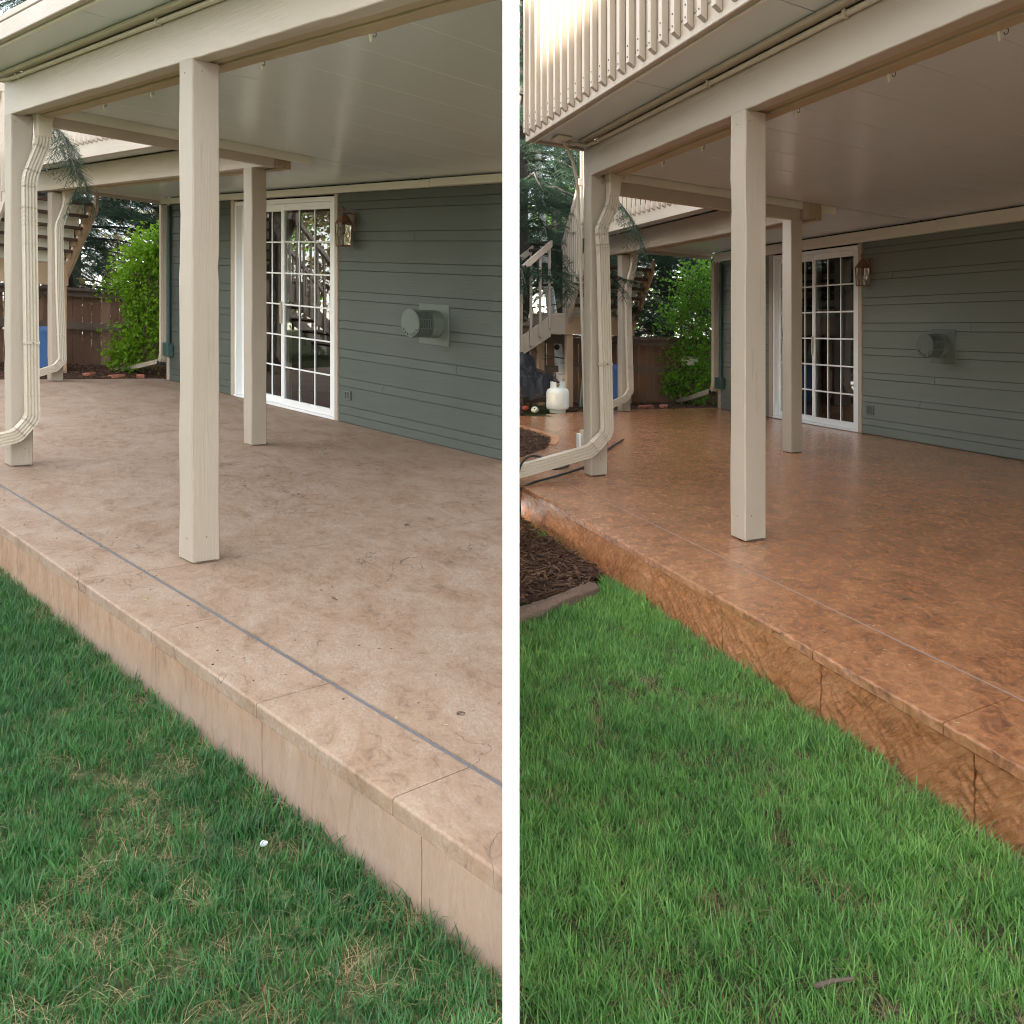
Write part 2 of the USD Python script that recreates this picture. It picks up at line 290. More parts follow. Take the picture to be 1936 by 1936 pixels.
def slab(name, wet, kerb=False):
    """Stamped coloured concrete: drifts of tone, pale bloom in patches and specks, fine dark stamp lines, slate-like relief."""
    if wet:
        a, b, c, dust = (.125, .046, .024), (.345, .138, .058), (.50, .222, .098), (.55, .31, .17)
    else:
        a, b, c, dust = (.160, .106, .072), (.272, .176, .116), (.315, .215, .148), (.46, .43, .385)
    if kerb and wet: a, b, c = (.34, .115, .042), (.58, .225, .082), (.68, .30, .125)
    if kerb and not wet: b, c = (.32, .185, .108), (.355, .22, .138)
    n = {'t': ('texture_coordinate', {}), 'm0': ('mapping', {'rotation': (0, .72 if wet else 0, 0)} if kerb else {'rotation': (0, 0, .5)}), 'm': ('mapping', {'scale': (.55, 1, 1.9) if kerb and wet else (2.4, 1.2, .55) if kerb else (1.0, 1.5, 1.0)}),
         'big': ('noise_texture', {'scale': 1.0, 'detail': 4.0, 'roughness': .6, 'distortion': .5}),
         'pat': ('noise_texture', {'scale': 2.9, 'detail': 9.0, 'roughness': .76, 'distortion': .5}),
         'mid': ('noise_texture', {'scale': (26.0 if kerb else 13.0) if wet else 14.0, 'detail': 9.0, 'roughness': .74, 'distortion': 1.0}),
         'fin': ('noise_texture', {'scale': 75.0, 'detail': 5.0, 'roughness': .75}),
         'crk': ('noise_texture', {'scale': 2.1, 'detail': 5.0, 'roughness': .5, 'distortion': .7}),
         'add': ('math', {'math_type': 'multiply_add', 'value2': .45 if wet else .35}), 'bs': ('math', {'math_type': 'multiply', 'value2': .55 if wet else .65}),
         'r': ('rgb_ramp', {'ramp': [(.38, a), (.49, b), (.61, c)] if wet else [(.36, a), (.47, b), (.60, c)]}),
         # bloom: patches, broken up by specks
         'p1': ('map_range', {'from_min': .40, 'from_max': .72, 'to_min': 0.0, 'to_max': 1.0, 'clamp': True}),
         'p2': ('map_range', {'from_min': .42, 'from_max': .62, 'to_min': .12, 'to_max': 1.0, 'clamp': True}),
         'p3': ('math', {'math_type': 'multiply'}), 'sp': ('map_range', {'from_min': .66, 'from_max': .74, 'to_min': 0.0, 'to_max': .8, 'clamp': True}), 'p4': ('math', {'math_type': 'maximum'}),
         'df': ('math', {'math_type': 'multiply', 'value2': .35 if wet else .55}), 'dm': ('mix', {'mix_type': 'mix', 'color2': dust}),
         'c0': ('math', {'math_type': 'subtract', 'value2': .5}), 'c1': ('math', {'math_type': 'absolute'}), 'c2': ('map_range', {'from_min': .0, 'from_max': .005, 'to_min': 1.0, 'to_max': 0.0, 'clamp': True}),
         'c3': ('map_range', {'from_min': .50, 'from_max': .57, 'to_min': 0.0, 'to_max': 1.0, 'clamp': True}), 'c4': ('math', {'math_type': 'multiply'}), 'c5': ('math', {'math_type': 'multiply', 'value2': 0.0 if kerb else .7}),
         'cm': ('mix', {'mix_type': 'mix', 'color2': sc3(a, .3)}),
         'h1': ('math', {'math_type': 'multiply_add', 'value2': 1.0}), 'h2': ('math', {'math_type': 'multiply', 'value2': .22}), 'h3': ('math', {'math_type': 'subtract'}),
         'bp': ('bump', {'strength': (1.0 if kerb else .8) if wet else .5, 'distance': (.022 if kerb else .008) if wet else .005}),
         'rg': ('map_range', {'from_min': .35, 'from_max': .65, 'to_min': .06 if wet else .62, 'to_max': .24 if wet else .85, 'clamp': True}),
         'bc': ('bump', {'strength': .5, 'distance': .006}), 'p': ('principled_bsdf', {'specular_ior_level': .6 if wet else .3, 'coat_weight': (.10 if kerb else .45) if wet else 0.0, 'coat_roughness': .16})}
    l = ([('pat.fac', 'bc.height'), ('bc.normal', 'p.coat_normal')] if wet else []) + [('t.object', 'm0.vector'), ('m0.vector', 'm.vector')] + [('m.vector', k + '.vector') for k in ('big', 'pat', 'mid', 'fin', 'crk')]
    l += [('pat.fac', 'add.value1'), ('mid.fac', 'bs.value1'), ('bs.value', 'add.value3'), ('add.value', 'r.fac'), ('r.color', 'dm.color1'),
          ('pat.fac', 'p1.value'), ('fin.fac', 'p2.value'), ('p1.result', 'p3.value1'), ('p2.result', 'p3.value2'), ('fin.fac', 'sp.value'), ('p3.value', 'p4.value1'), ('sp.result', 'p4.value2'), ('p4.value', 'df.value1'),
          ('crk.fac', 'c0.value1'), ('c0.value', 'c1.value1'), ('c1.value', 'c2.value'), ('big.fac', 'c3.value'), ('c2.result', 'c4.value1'), ('c3.result', 'c4.value2'), ('c4.value', 'c5.value1'), ('c5.value', 'cm.fac'),
          ('dm.color', 'cm.color1'),
          ('mid.fac', 'h1.value1'), ('fin.fac', 'h2.value1'), ('h2.value', 'h1.value3'), ('h1.value', 'h3.value1'), ('c5.value', 'h3.value2'), ('h3.value', 'bp.height'), ('bp.normal', 'p.normal'),
          ('mid.fac', 'rg.value'), ('rg.result', 'p.roughness')]
    if kerb and not wet:      # the splash line: a pale lime band along the foot of the kerb
        n.update({'sx': ('separate_xyz', {}), 'z1': ('math', {'math_type': 'multiply_add', 'value2': .22}), 'z2': ('map_range', {'from_min': -.00, 'from_max': -.10, 'to_min': 0.0, 'to_max': .5, 'clamp': True}), 'zm': ('mix', {'mix_type': 'mix', 'color2': (.305, .235, .19)})})
        l += [('t.object', 'sx.vector'), ('pat.fac', 'z1.value1'), ('sx.z', 'z1.value3'), ('z1.value', 'z2.value'), ('z2.result', 'zm.fac'), ('cm.color', 'zm.color1'), ('zm.color', 'p.base_color'), ('df.value', 'dm.fac')]
    else: l += [('cm.color', 'p.base_color'), ('df.value', 'dm.fac')]
    return mt(name, n, l)
M['slabL'], M['slabR'] = slab('dusty_stamped_concrete', False), slab('sealed_stamped_concrete', True)
M['kerbL'], M['kerbR'] = slab('dusty_kerb_concrete', False, True), slab('sealed_kerb_concrete', True, True)
M['joint'] = paint('grey_joint_filler', (.26, .245, .24), .7, var=.2)
M['joint_dry'] = paint('dark_joint_sealant', (.13, .125, .13), .6, var=.2)
M['joint_base'] = paint('dark_joint', (.05, .04, .035), .9)

def soil(name, stops, scale=9.0, bump=1.0):
    return mt(name, {'g': ('geometry', {}), 'n': ('noise_texture', {'scale': scale, 'detail': 9.0, 'roughness': .75}), 'b': ('noise_texture', {'scale': scale * 7, 'detail': 6.0, 'roughness': .7}),
        'a': ('math', {'math_type': 'multiply_add', 'value2': .5}), 's': ('math', {'math_type': 'multiply', 'value2': .5}), 'r': ('rgb_ramp', {'ramp': stops}), 'bp': ('bump', {'strength': bump, 'distance': .02}), 'p': ('principled_bsdf', {'roughness': .95, 'specular_ior_level': .15})},
        [('g.position', 'n.vector'), ('g.position', 'b.vector'), ('n.fac', 'a.value1'), ('b.fac', 's.value1'), ('s.value', 'a.value3'), ('a.value', 'r.fac'), ('r.color', 'p.base_color'), ('b.fac', 'bp.height'), ('bp.normal', 'p.normal')])
M['lawn'] = soil('turf_thatch', [(.36, (.03, .045, .016)), (.48, (.065, .085, .032)), (.58, (.13, .125, .06)), (.70, (.24, .20, .12))], 14.0)
M['mulch'] = soil('bark_mulch', [(.35, (.02, .012, .009)), (.5, (.07, .038, .025)), (.62, (.17, .10, .07)), (.72, (.28, .19, .13))], 12.0)

def leafy(name, stops, trans=.35, rough=.45, spec=.4, wave=1.2):
    """Blades, leaves, needles: tone by drift across the ground and from piece to piece, light passing through."""
    return mt(name, {'o': ('object_info', {}), 'g': ('geometry', {}), 'n': ('noise_texture', {'scale': wave, 'detail': 3.0}), 'm1': ('math', {'math_type': 'multiply_add', 'value2': .50}), 'm2': ('math', {'math_type': 'multiply', 'value2': .30}),
        'm3': ('math', {'math_type': 'multiply_add', 'value2': .42}), 'r': ('rgb_ramp', {'ramp': stops}), 'p': ('principled_bsdf', {'roughness': rough, 'specular_ior_level': spec}), 't': ('translucent_bsdf', {}), 'x': ('mix_closure', {'fac': trans})},
        [('g.position', 'n.vector'), ('o.random', 'm2.value1'), ('n.fac', 'm1.value1'), ('m2.value', 'm1.value3'), ('g.random_per_island', 'm3.value1'), ('m1.value', 'm3.value3'), ('m3.value', 'r.fac'), ('r.color', 'p.base_color'), ('r.color', 't.color'), ('p.BSDF', 'x.closure1'), ('t.BSDF', 'x.closure2')], surface='x.closure')
M['grassL'] = leafy('grass_blades', [(.22, (.020, .078, .024)), (.45, (.042, .142, .034)), (.70, (.080, .21, .045)), (.95, (.18, .30, .08))], .3, .5)  # green darkened in the colour to imitate dimmer light on this lawn
M['grassR'] = leafy('lightened_grass_blades', [(.22, (.065, .18, .045)), (.45, (.155, .35, .078)), (.70, (.29, .50, .115)), (.95, (.52, .63, .20))], .3, .42)  # green lightened in the colour to make up for weak light here
M['dry'] = leafy('dry_blades', [(.2, (.20, .15, .075)), (.6, (.40, .32, .18)), (.95, (.55, .46, .30))], .2, .8, .1)
M['bush'] = leafy('bright_green_leaves', [(.2, (.09, .22, .016)), (.55, (.17, .37, .03)), (.95, (.33, .53, .06))], .5)
M['lime'] = leafy('lime_sun_tinted_leaves', [(.2, (.13, .27, .012)), (.55, (.25, .44, .025)), (.95, (.46, .62, .08))], .5)  # sun on the bush is put into this brighter leaf colour
M['needle'] = leafy('spruce_needles', [(.2, (.012, .030, .015)), (.55, (.026, .055, .028)), (.95, (.058, .092, .050))], .2)
M['olive'] = leafy('pale_olive_leaves', [(.2, (.22, .19, .09)), (.55, (.40, .34, .20)), (.95, (.58, .52, .36))], .45)
M['chip'] = leafy('mulch_chips', [(.2, (.045, .026, .017)), (.45, (.115, .065, .042)), (.65, (.23, .145, .095)), (.9, (.48, .37, .26))], .0, .9, .1)

# ------------------------------------------------------------------ ground height in a plot's own axes
def gz(P, x, y):
    g = P.g
    a, b = (-3.6, -5.8) if P.key == 'L' else (-2.0, -3.4)
    u = np.clip((a - x) / (a - b), 0, 1); u = u * u * (3 - 2 * u)
    return -g['kh'] + (g['kh'] - .035) * u

def ground(P, name, label):
    s = P.side; c = CUT[P.key]
    d = np.r_[np.arange(0, 4, .05), np.arange(4, 12, .4), np.arange(12, 90, 6)]
    xs = c + s * d; ys = np.r_[np.arange(-90, -4, 6), np.arange(-4, 1.2, .4), np.arange(1.2, 7, .05), np.arange(7, 18, .4), np.arange(18, 96, 6)]
    X, Y = np.meshgrid(xs, ys, indexing='ij'); w = np.c_[X.ravel(), Y.ravel()]
    q = P.L(w); qc = np.c_[np.clip(q[:, 0], -13, 6), np.clip(q[:, 1], -6, 5)]
    z = P.W(np.c_[qc, gz(P, qc[:, 0], qc[:, 1])])[:, 2]
    z += (fbm(np.c_[w * 3.1, 0 * w[:, :1]], 3, 5) - .5) * .03
    v = np.c_[w, z]; nx, ny = X.shape; i, j = np.meshgrid(np.arange(nx - 1), np.arange(ny - 1), indexing='ij'); k = (i * ny + j).ravel()
    f = np.c_[k, k + ny, k + ny + 1, k + 1] if s > 0 else np.c_[k, k + 1, k + ny + 1, k + ny]
    p = usdkit.mesh(stage, '/World/' + numbered('/World', name), (v, f), M['lawn'], True)
    tag(p.GetPrim(), label, 'lawn', None, 'structure')
ground(PL, 'lawn', 'shaded lawn ground in front of the dusty unsealed patio')
ground(PR, 'lawn', 'brighter lawn ground in front of the glossy orange patio')

t = Thing('partition', 'added tall white board seen edge-on, filling the strip between the two patios', 'partition')
t.add('panel', box(-.0133, .0103, 1.30, 3.1, -.2, 3.3, .001), M['partition'])  # added divider filling the blank strip; its height stops stray sun

# ------------------------------------------------------------------ slab, kerb
def kerb_run(P, x0, x1, prof, step, amp, ridged, seed):
    """A length of the kerb: its cross-section (y, z, roughness) drawn along x, the surface chipped and stamped."""
    prof = np.asarray(prof, float); n = max(2, int(round((x1 - x0) / step)) + 1)
    xs = np.linspace(x0, x1, n) if x1 - x0 < 1.5 else np.r_[np.arange(x0, x0 + 1.2, step), np.linspace(x0 + 1.2, x1, 30)]; n = len(xs); m = len(prof)
    Y = np.tile(prof[:, 0], (n, 1)); Z = np.tile(prof[:, 1], (n, 1)); A = np.tile(prof[:, 2], (n, 1)); X = np.tile(xs[:, None], (1, m))
    p = np.stack([X, Y, Z], -1)
    d = (fbm(p * 9, 4, seed) - .5) * 1.0
    if ridged:
        q = np.stack([(X * .62 + Z * .9) * 40 + 2 * fbm(p * 6, 2, 77), (X * .85 - Z * .6) * 9, Y * 6], -1)
        r = 1 - np.abs(2 * fbm(q, 4, seed + 3) - 1); d = d * .7 + (r ** 5) * 1.0 * np.clip((fbm(p * 7, 2, seed + 9) - .44) * 8, 0, 1) + (fbm(p * 34, 3, seed + 5) - .5) * .9
    # outward normal of the profile
    tg = np.gradient(prof[:, :2], axis=0); nr = np.c_[tg[:, 1], -tg[:, 0]]; nr /= np.linalg.norm(nr, axis=1)[:, None]
    Y = Y + nr[:, 0] * d * A * amp; Z = Z + nr[:, 1] * d * A * amp
    v = np.stack([X, Y, Z], -1).reshape(-1, 3)
    i, j = np.meshgrid(np.arange(n - 1), np.arange(m), indexing='ij'); a = (i * m + j).ravel(); b = (i * m + (j + 1) % m).ravel()
    f = np.vstack([np.c_[a, b, b + m], np.c_[a, b + m, a + m]])
    tri = trimesh.creation.triangulate_polygon(Polygon(prof[:, :2]).buffer(0), engine='earcut')[1] if False else np.array([(0, k, k + 1) for k in range(1, m - 1)])
    f = np.vstack([f, tri[:, ::-1], tri + (n - 1) * m])
    return v, f

def patio(P):
    g = P.g; R = P.key == 'R'; k = P.key
    t = Thing('patio', 'stamped concrete slab sealed glossy orange brown, its kerb facing the brighter lawn' if R else 'faded dusty pink-grey stamped concrete slab, its kerb facing the darker lawn', 'patio', None, P, (0, 0, 0), kind='structure')
    gap = .004 if R else .006
    if R:
        outline = Polygon([(g['xr'], g['yj'] + gap), (g['xr'], g['wy'] - .004), (-6.3, g['wy'] - .004), (-6.3, 3.5), (-6.40, 2.7), (-6.27, 1.66), (-6.13, 1.25), (-5.79, 1.22), (-6.05, .86), (-7, -.6), (-1.76, -.6), (-1.74, g['yj'] + gap)])
        bed = Polygon([(-2.6, -.62), (-2.9, -.194), (-3.26, .168), (-3.77, .44), (-4.0, .52), (-4.2, .54), (-4.435, .52), (-5.02, .50), (-5.5, .3), (-6.2, -.6), (-6, -3), (-3, -3)])
        outline = outline.difference(bed)
        tx, ly = .20, 2.09
    else:
        outline = Polygon([(g['xr'], g['yj'] + gap), (g['xr'], g['wy'] - .004), (-8.06, g['wy'] - .004), (-8.09, 3.44), (-8.03, 2.27), (-8.0, .6), (-5.5, .2), (-4.4, g['yj'] + gap)])
        tx, ly = .135, 1.80
    # pieces between the saw-cut joints
    for i, (xa, xb) in enumerate(((-9, tx), (tx, 9))):
        for j, (ya, yb) in enumerate(((-2, ly), (ly, 9))):
            c = outline.intersection(sbox(xa + .0032, ya + .0032, xb - .0032, yb - .0032))
            for pc in getattr(c, 'geoms', [c]):
                if pc.area > .02: t.add('slab_panel', prism(pc, -.10, 0), M['slab' + k])
    t.add('joint_base', prism(outline.buffer(-.02), -.13, -.012), M['joint_base'])
    # the joint between slab and kerb
    t.add('joint_strip', box(g['xk'], g['xr'], g['yj'] - gap - (.002 if R else .006), g['yj'] + gap, -.09, -.003 if R else -.005, .001), M['joint' if R else 'joint_dry'])
    # kerb cap and face
    y0, kh = g['y0'], g['kh']; gz0 = -.048 if not R else -.032
    js = [g['xk']] + [q for q in g['j'] if q > g['xk']] + [g['xr']]
    yin = g['yj'] - gap - (.002 if R else .006)
    a = np.linspace(0, np.pi / 2, 6)
    rr = .009
    capp = [(yin, -.09, 0), (yin, -.004, 0), (yin - .004, 0, .15), (y0 + .16, .0, .25), (y0 + .08, .0, .35), (y0 + .05, 0, .5)] + [(y0 + rr - rr * math.sin(q), -rr + rr * math.cos(q), 1.) for q in a] + [(y0, -.018, .8), (y0, -.03 if not R else -.024, .35), (y0 + .0002, gz0 + .0007, .2), (y0 + .05, gz0 + .0012, 0), (y0 + .1, -.09, 0)]
    for n, (xa, xb) in enumerate(zip(js[:-1], js[1:])):
        t.add('kerb_cap', kerb_run(P, xa + .002, xb - .002, capp[::-1], .010, .0055 if R else .005, R, 20), M['slab' + k], smooth=40)
    jf = [g['xk']] + [q for q in g['jf'] if q > g['xk']] + [g['xr']]
    zz = np.linspace(gz0 - .003, -kh - .12, 44 if R else 18)
    face = [(y0 + .09, -.095, 0), (y0 + .05, gz0 - .001, 0), (y0 + .0002, gz0 - .0003, .2)] + [(y0, z, min(1., .3 + .12 * i)) for i, z in enumerate(zz)] + [(y0 + .09, -kh - .12, 0)]
    for n, (xa, xb) in enumerate(zip(jf[:-1], jf[1:])):
        t.add('kerb_face', kerb_run(P, xa + .0025, xb - .0025, face[::-1], .0055 if R else .014, .008 if R else .005, R, 20), M['kerb' + k], smooth=50)
    if R:   # raised curb round the planting bed
        for n in range(6):
            pass
        path = np.array([(-5.6, .27), (-5.02, .50), (-4.435, .525), (-4.2, .545), (-4.0, .525), (-3.77, .445), (-3.5, .30)])
        path = smooth_path(np.c_[path, np.full(len(path), -.03)], 4, .4)
        t.add('bed_rim', sweep([(-.035, -.06), (.035, -.06), (.035, .02), (.02, .03), (-.02, .03), (-.035, .02)], path, (0, 0, 1)), M['kerbR'], smooth=40)
for P in (PL, PR): patio(P)

# ------------------------------------------------------------------ posts and beams
def rough_post(x0, y0, w, z0, z1, seed):
    """A sawn post: rounded arrises, slightly wavy and chipped edges."""
    b = .006; prof = np.array([(b, 0), (w - b, 0), (w, b), (w, w - b), (w - b, w), (b, w), (0, w - b), (0, b)])
    zs = np.linspace(z0, z1, 40); V = []
    for z in zs:
        p = prof.copy(); c = np.c_[p * 9, np.full(8, z * 3.5)]
        p += (np.stack([noise(c, seed), noise(c + 7, seed + 1)], 1) - .5) * .006
        chip = (noise(np.c_[p * 3, np.full(8, z * 5)], seed + 4) > .83)[:, None]; p += chip * (w / 2 - p) * .05
        V.append(np.c_[p + [x0, y0], np.full(8, z)])
    V = np.vstack(V); F = []
    for i in range(len(zs) - 1):
        for j in range(8):
            k = (j + 1) % 8; F += [(i * 8 + j, i * 8 + k, i * 8 + 8 + k), (i * 8 + j, i * 8 + 8 + k, i * 8 + 8 + j)]
    m = (len(zs) - 1) * 8
    F += [(0, k + 1, k) for k in range(1, 7)] + [(m, m + k, m + k + 1) for k in range(1, 7)]
    return V, np.array(F)

def post(P, x, y, top, label, seed):
    w = P.g['W']; z0 = gz(P, np.array([x]), np.array([y]))[0] * 0
    t = Thing('porch_post', label, 'post', 'porch posts', P, (x, y, 0))
    t.add('shaft', rough_post(x, y, w, .006, top, seed), M['tan_zL' if P.key == 'L' else 'tan_z'], smooth=35)
    t.add('base_plate', box(x - .012, x + w + .012, y + .02, y + w - .02, .0005, .008, .001), M['dark_steel'])
    r_ = np.random.default_rng(seed + 500)
    for z in (top - .06, .11):
        q = x + w * r_.uniform(.2, .8); v_, f_ = vf(trimesh.creation.icosphere(1, .0032))
        t.add('nail_head', (v_ * [1, .4, 1] + [q, y - .0015, z], f_), M['dark_steel'])
        t.add('nail_head', (v_ * [.4, 1, 1] + [x + w + .0015, y + w * r_.uniform(.2, .8), z + .01], f_), M['dark_steel'])
    for _ in range(3):
        z = r_.uniform(.4, top - .5); q = y + w * r_.uniform(.25, .75); l = r_.uniform(.08, .3)
        t.add('check_crack', vf(Manifold.hull_points(np.array([(x + w + k, q + o, z + e) for k in (-.004, .0008) for o, e in ((-.0011, 0), (.0011, 0), (.002, l), (.0015, l))]))), M['tan_under'])
    t.add('post_anchor', box(x - .006, x + .03, y + w * .35, y + w * .75, .0005, .022, .003), M['grey_green'])

def beam(P, x0, x1, y0, z0, z1, label, name='deck_beam', plies=3, extra=.09):
    t = Thing(name, label, 'beam', 'deck beams', P, ((x0 + x1) / 2, y0, z0)); w = (P.g['W'] + extra) / plies
    for i in range(plies):
        dz = (0, .016, .004)[i % 3]; e = (0, -.012, .006)[i % 3]
        v, f = box(x0 - e, x1, y0 + i * w + .0003, y0 + (i + 1) * w - .0003, z0 + dz, z1 - .002 * i, .004)
        # subdivide along x so the underside can be uneven
        mm = Manifold(Mesh(np.ascontiguousarray(v, np.float32), np.ascontiguousarray(f, np.uint32))).refine_to_length(.06)
        v, f = vf(mm); low = np.clip((z0 + dz + .03 - v[:, 2]) / .03, 0, 1)
        v[:, 2] += low * (noise(v * [9, 30, 5], 3 + i) - .4) * .0045; v[:, 1] += (noise(v * [2.5, 0, 4], 8 + i) - .5) * .0025
        t.add('beam_board', (v, f), M['tan_x'] if i == 0 else M['tan_under'], smooth=35)
    return t

for P in (PL, PR):
    g, D = P.g, DULL[P.key]; w = g['W']; s = 3 if P.key == 'L' else 60
    post(P, 0, 0, g['zb'] + .004, f'tall front tan post nearest the lawn on the {D}', s)
    post(P, g['x2'], 0, g['zb'] + .004, f'tan corner post behind the big elbowed downspout on the {D}', s + 1)
    post(P, g['ix'], g['iy'], g['izt'], f'tan post standing in front of the sliding door on the {D}', s + 2)
    post(P, g['fx'], g['fy'], g['izt'] - .01, f'farthest tan post, by the fence, on the {D}', s + 3)
    beam(P, g['x2'] - .0, g['xr'], 0, g['zb'], g['zt'], f'long tan front beam over the front posts of the {D}')
    beam(P, g['fx'] - .22, g['ix'] + w + (.20 if P.key == 'L' else .07), g['fy'] - .06, g['izt'] + .002, g['izt'] + .245, f'shorter tan beam over the two rear posts of the {D}')

# ------------------------------------------------------------------ deck above: rim, soffit boards, trims, railing
def deck(P):
    g, D = P.g, DULL[P.key]; w = g['W'] + .09; R = P.key == 'R'
    t = Thing('upper_deck', f'tan deck with white plank soffit roofing the {D}', 'deck', None, P, (0, 1.5, g['zb']))
    # soffit planks run from the beam to the house; each is proud of the seam strip behind
    x = g['seam0'] - 20 * g['seamd']; y1 = g['wy'] - .06
    cuts = [g['tr'] + .012]
    while x < g['xr']:
        if x > g['tr'] + .05: cuts.append(x)
        x += g['seamd']
    cuts.append(g['xr'])
    for a, b in zip(cuts[:-1], cuts[1:]):
        t.add('soffit_panel', box(a + .003, b - .003, w + .004, y1, g['tz'], g['tz'] + .012, .002), M['soffit'])
    t.add('seam_strip', box(g['tr'] + .02, g['xr'], w + .01, y1 - .01, g['tz'] + (.0035 if R else .0012), g['tz'] + .03, 0), M['soffit_in' if R else 'white'])  # white strip over the dusty patio paints in seams catching light
    # soffit of the narrower deck beyond, seen past the rear beam
    z2 = g['tz']; x0 = g['fx'] + .02
    xs = np.arange(x0, g['tr'] - .05, g['seamd'])
    for a, b in zip(xs, np.r_[xs[1:], g['tr'] - .03]):
        t.add('soffit_panel', box(a + .003, b - .003, g['fy'] + w + .002, y1, z2, z2 + .012, .002), M['soffit'])
    t.add('seam_strip', box(x0 + .01, g['tr'] - .02, g['fy'] + w + .004, y1 - .01, z2 + .0035, z2 + .03, 0), M['soffit_in'])
    t.add('soffit_trim', box(x0 - .02, x0, g['fy'] + w, y1, z2 - .045, z2 + .04, .003), M['cream'])
    t.add('rim_joist', box(x0 - .07, x0 - .022, g['fy'] + .0, y1, z2 - .09, z2 + .2, .004), M['tan_y'])
    # trim under the soffit at the end of the main deck, with the rim joist behind it
    t.add('soffit_trim', box(g['tr'] - .02, g['tr'], w + .02, g['txe'], g['tz2'] - .0, g['tz'] + .004, .002), M['cream'])
    t.add('rim_joist', box(g['tr'] - .075, g['tr'] - .023, w + .01, g['fy'] - .062, g['izt'] - .012, g['zt'] + .02, .004), M['tan_y'])
    # beam-side channel
    t.add('soffit_channel', box(g['tr'], g['xr'], w + .0005, w + .035, g['tz'] - .012, g['tz'] - .001, .002), M['cream'])
    # ledger trim along the house, two lengths butted
    xj = -2.27 if not R else -1.9
    for a, b, dz in ((g['hc'] + .0, xj - .001, 0), (xj + .001, g['xr'], .004)):
        t.add('ledger_trim', box(a, b, g['wy'] - .105, g['wy'] - .085, g['hz'] - .012 + dz, g['tz'] - .018 + dz, .003), M['cream'])
    t.add('ledger_soffit', box(g['hc'], g['xr'], g['wy'] - .084, g['wy'] - .02, g['hz'] - .004, g['hz'] + .012, .002), M['cream'])
    # overhang: rim board and underside over the lawn
    yd, z0, z1 = g['yd'], g['zd0'], g['zd1']; xl = g['x2'] - .21
    t.add('rim_board', box(xl, g['xr'], yd - .035, yd, z0, z1 + .02, .004), M['tan_x'])
    t.add('rim_board', box(xl, xl + .035, yd + .002, w + 1.7, z0 + .004, z1 + .02, .004), M['tan_y'])
    for a, b in ((xl + .04, -.55), (-.545, .75), (.755, g['xr'])):
        t.add('overhang_panel', box(a, b - .004, yd + .028, -.004, g['zt'] + .024, g['zt'] + .036, .002), M['soffit'])
    t.add('deck_boards', box(xl + .005, g['xr'], yd - .03, g['wy'] - .02, z1 + .03, z1 + .07, .004), M['tan_x'])
    t.add('deck_boards', box(g['fx'] - .3, xl + .0, g['fy'] - .4, g['wy'] - .02, z1 + .03, z1 + .07, .004), M['tan_x'])
    t.add('drip_edge', box(xl + .04, g['xr'], yd + .006, yd + .022, g['zt'] - .004, g['zt'] + .02, .002), M['cream'])
    zt = z0 + 1.16
    # rim of the narrower deck
    t.add('rim_board', box(g['fx'] - .26, g['tr'] - .08, g['fy'] - .45, g['fy'] - .41, g['izt'] + .19, z1 + .02, .004), M['tan_x'])
    t.add('overhang_panel', box(g['fx'] - .25, g['tr'] - .08, g['fy'] - .40, g['fy'] - .07, g['izt'] + .255, g['izt'] + .265, .002), M['soffit'])
    r2 = Thing('deck_railing', f'short slatted railing of the farther deck wing beyond the {D}', 'railing', None, P, (g['fx'], g['fy'] - .45, z1))
    for x in np.arange(g['fx'] - .22, g['tr'] - .15, .1243):
        pts = [(g['fy'] - .49, z1 - .03), (g['fy'] - .453, z1 - .05), (g['fy'] - .453, zt), (g['fy'] - .49, zt)]
        r2.add('baluster', prism_x(pts, x, x + .035), M['tan_z'])
    r2.add('top_rail', box(g['fx'] - .25, g['tr'] - .1, g['fy'] - .52, g['fy'] - .40, zt, zt + .035, .005), M['tan_x'])
    if not R: return                     # the photograph shows nothing of the railing above the dusty patio
    # railing
    r = Thing('deck_railing', f'tan slatted railing along the deck above the {D}', 'railing', None, P, (0, yd, z1))
    bw = .037; zt = z0 + 1.16
    r.add('rail_panel', box(xl + .002, g['xr'], yd - .034, yd - .012, z1 + .022, zt - .002, .002), M['tan_x'])
    step = .1243; x = -2.14 if R else -2.8
    xs = []
    while x < g['xr'] - .1: xs.append(x); x += step
    for x in xs:
        e = .018; zb = z0 + .028 + .004 * rng.random(); j = .006 * (rng.random() - .5)
        pts = [(yd - .036 - bw - .002, zb + e), (yd - .036 - .002, zb), (yd - .036 - .002, zt), (yd - .036 - bw - .002, zt)]
        b = r.add('baluster', prism_x(pts, x + j, x + bw * .95 + j), M['tan_z'])
        if b and R and x < 1.2:
            for zz in (zb + .045, zb + .10):
                sv, sf = vf(trimesh.creation.cylinder(.0045, .004, sections=8)); sv = np.c_[sv[:, 0] + x + bw / 2 + j, sv[:, 2] + yd - .036 - bw - .003, sv[:, 1] + zz]
                r.add('screw', (sv, sf), M['dark_steel'], b)
    r.add('top_rail', box(xl, g['xr'], yd - .08, yd + .06, zt, zt + .035, .005), M['tan_x'])
for P in (PL, PR): deck(P)

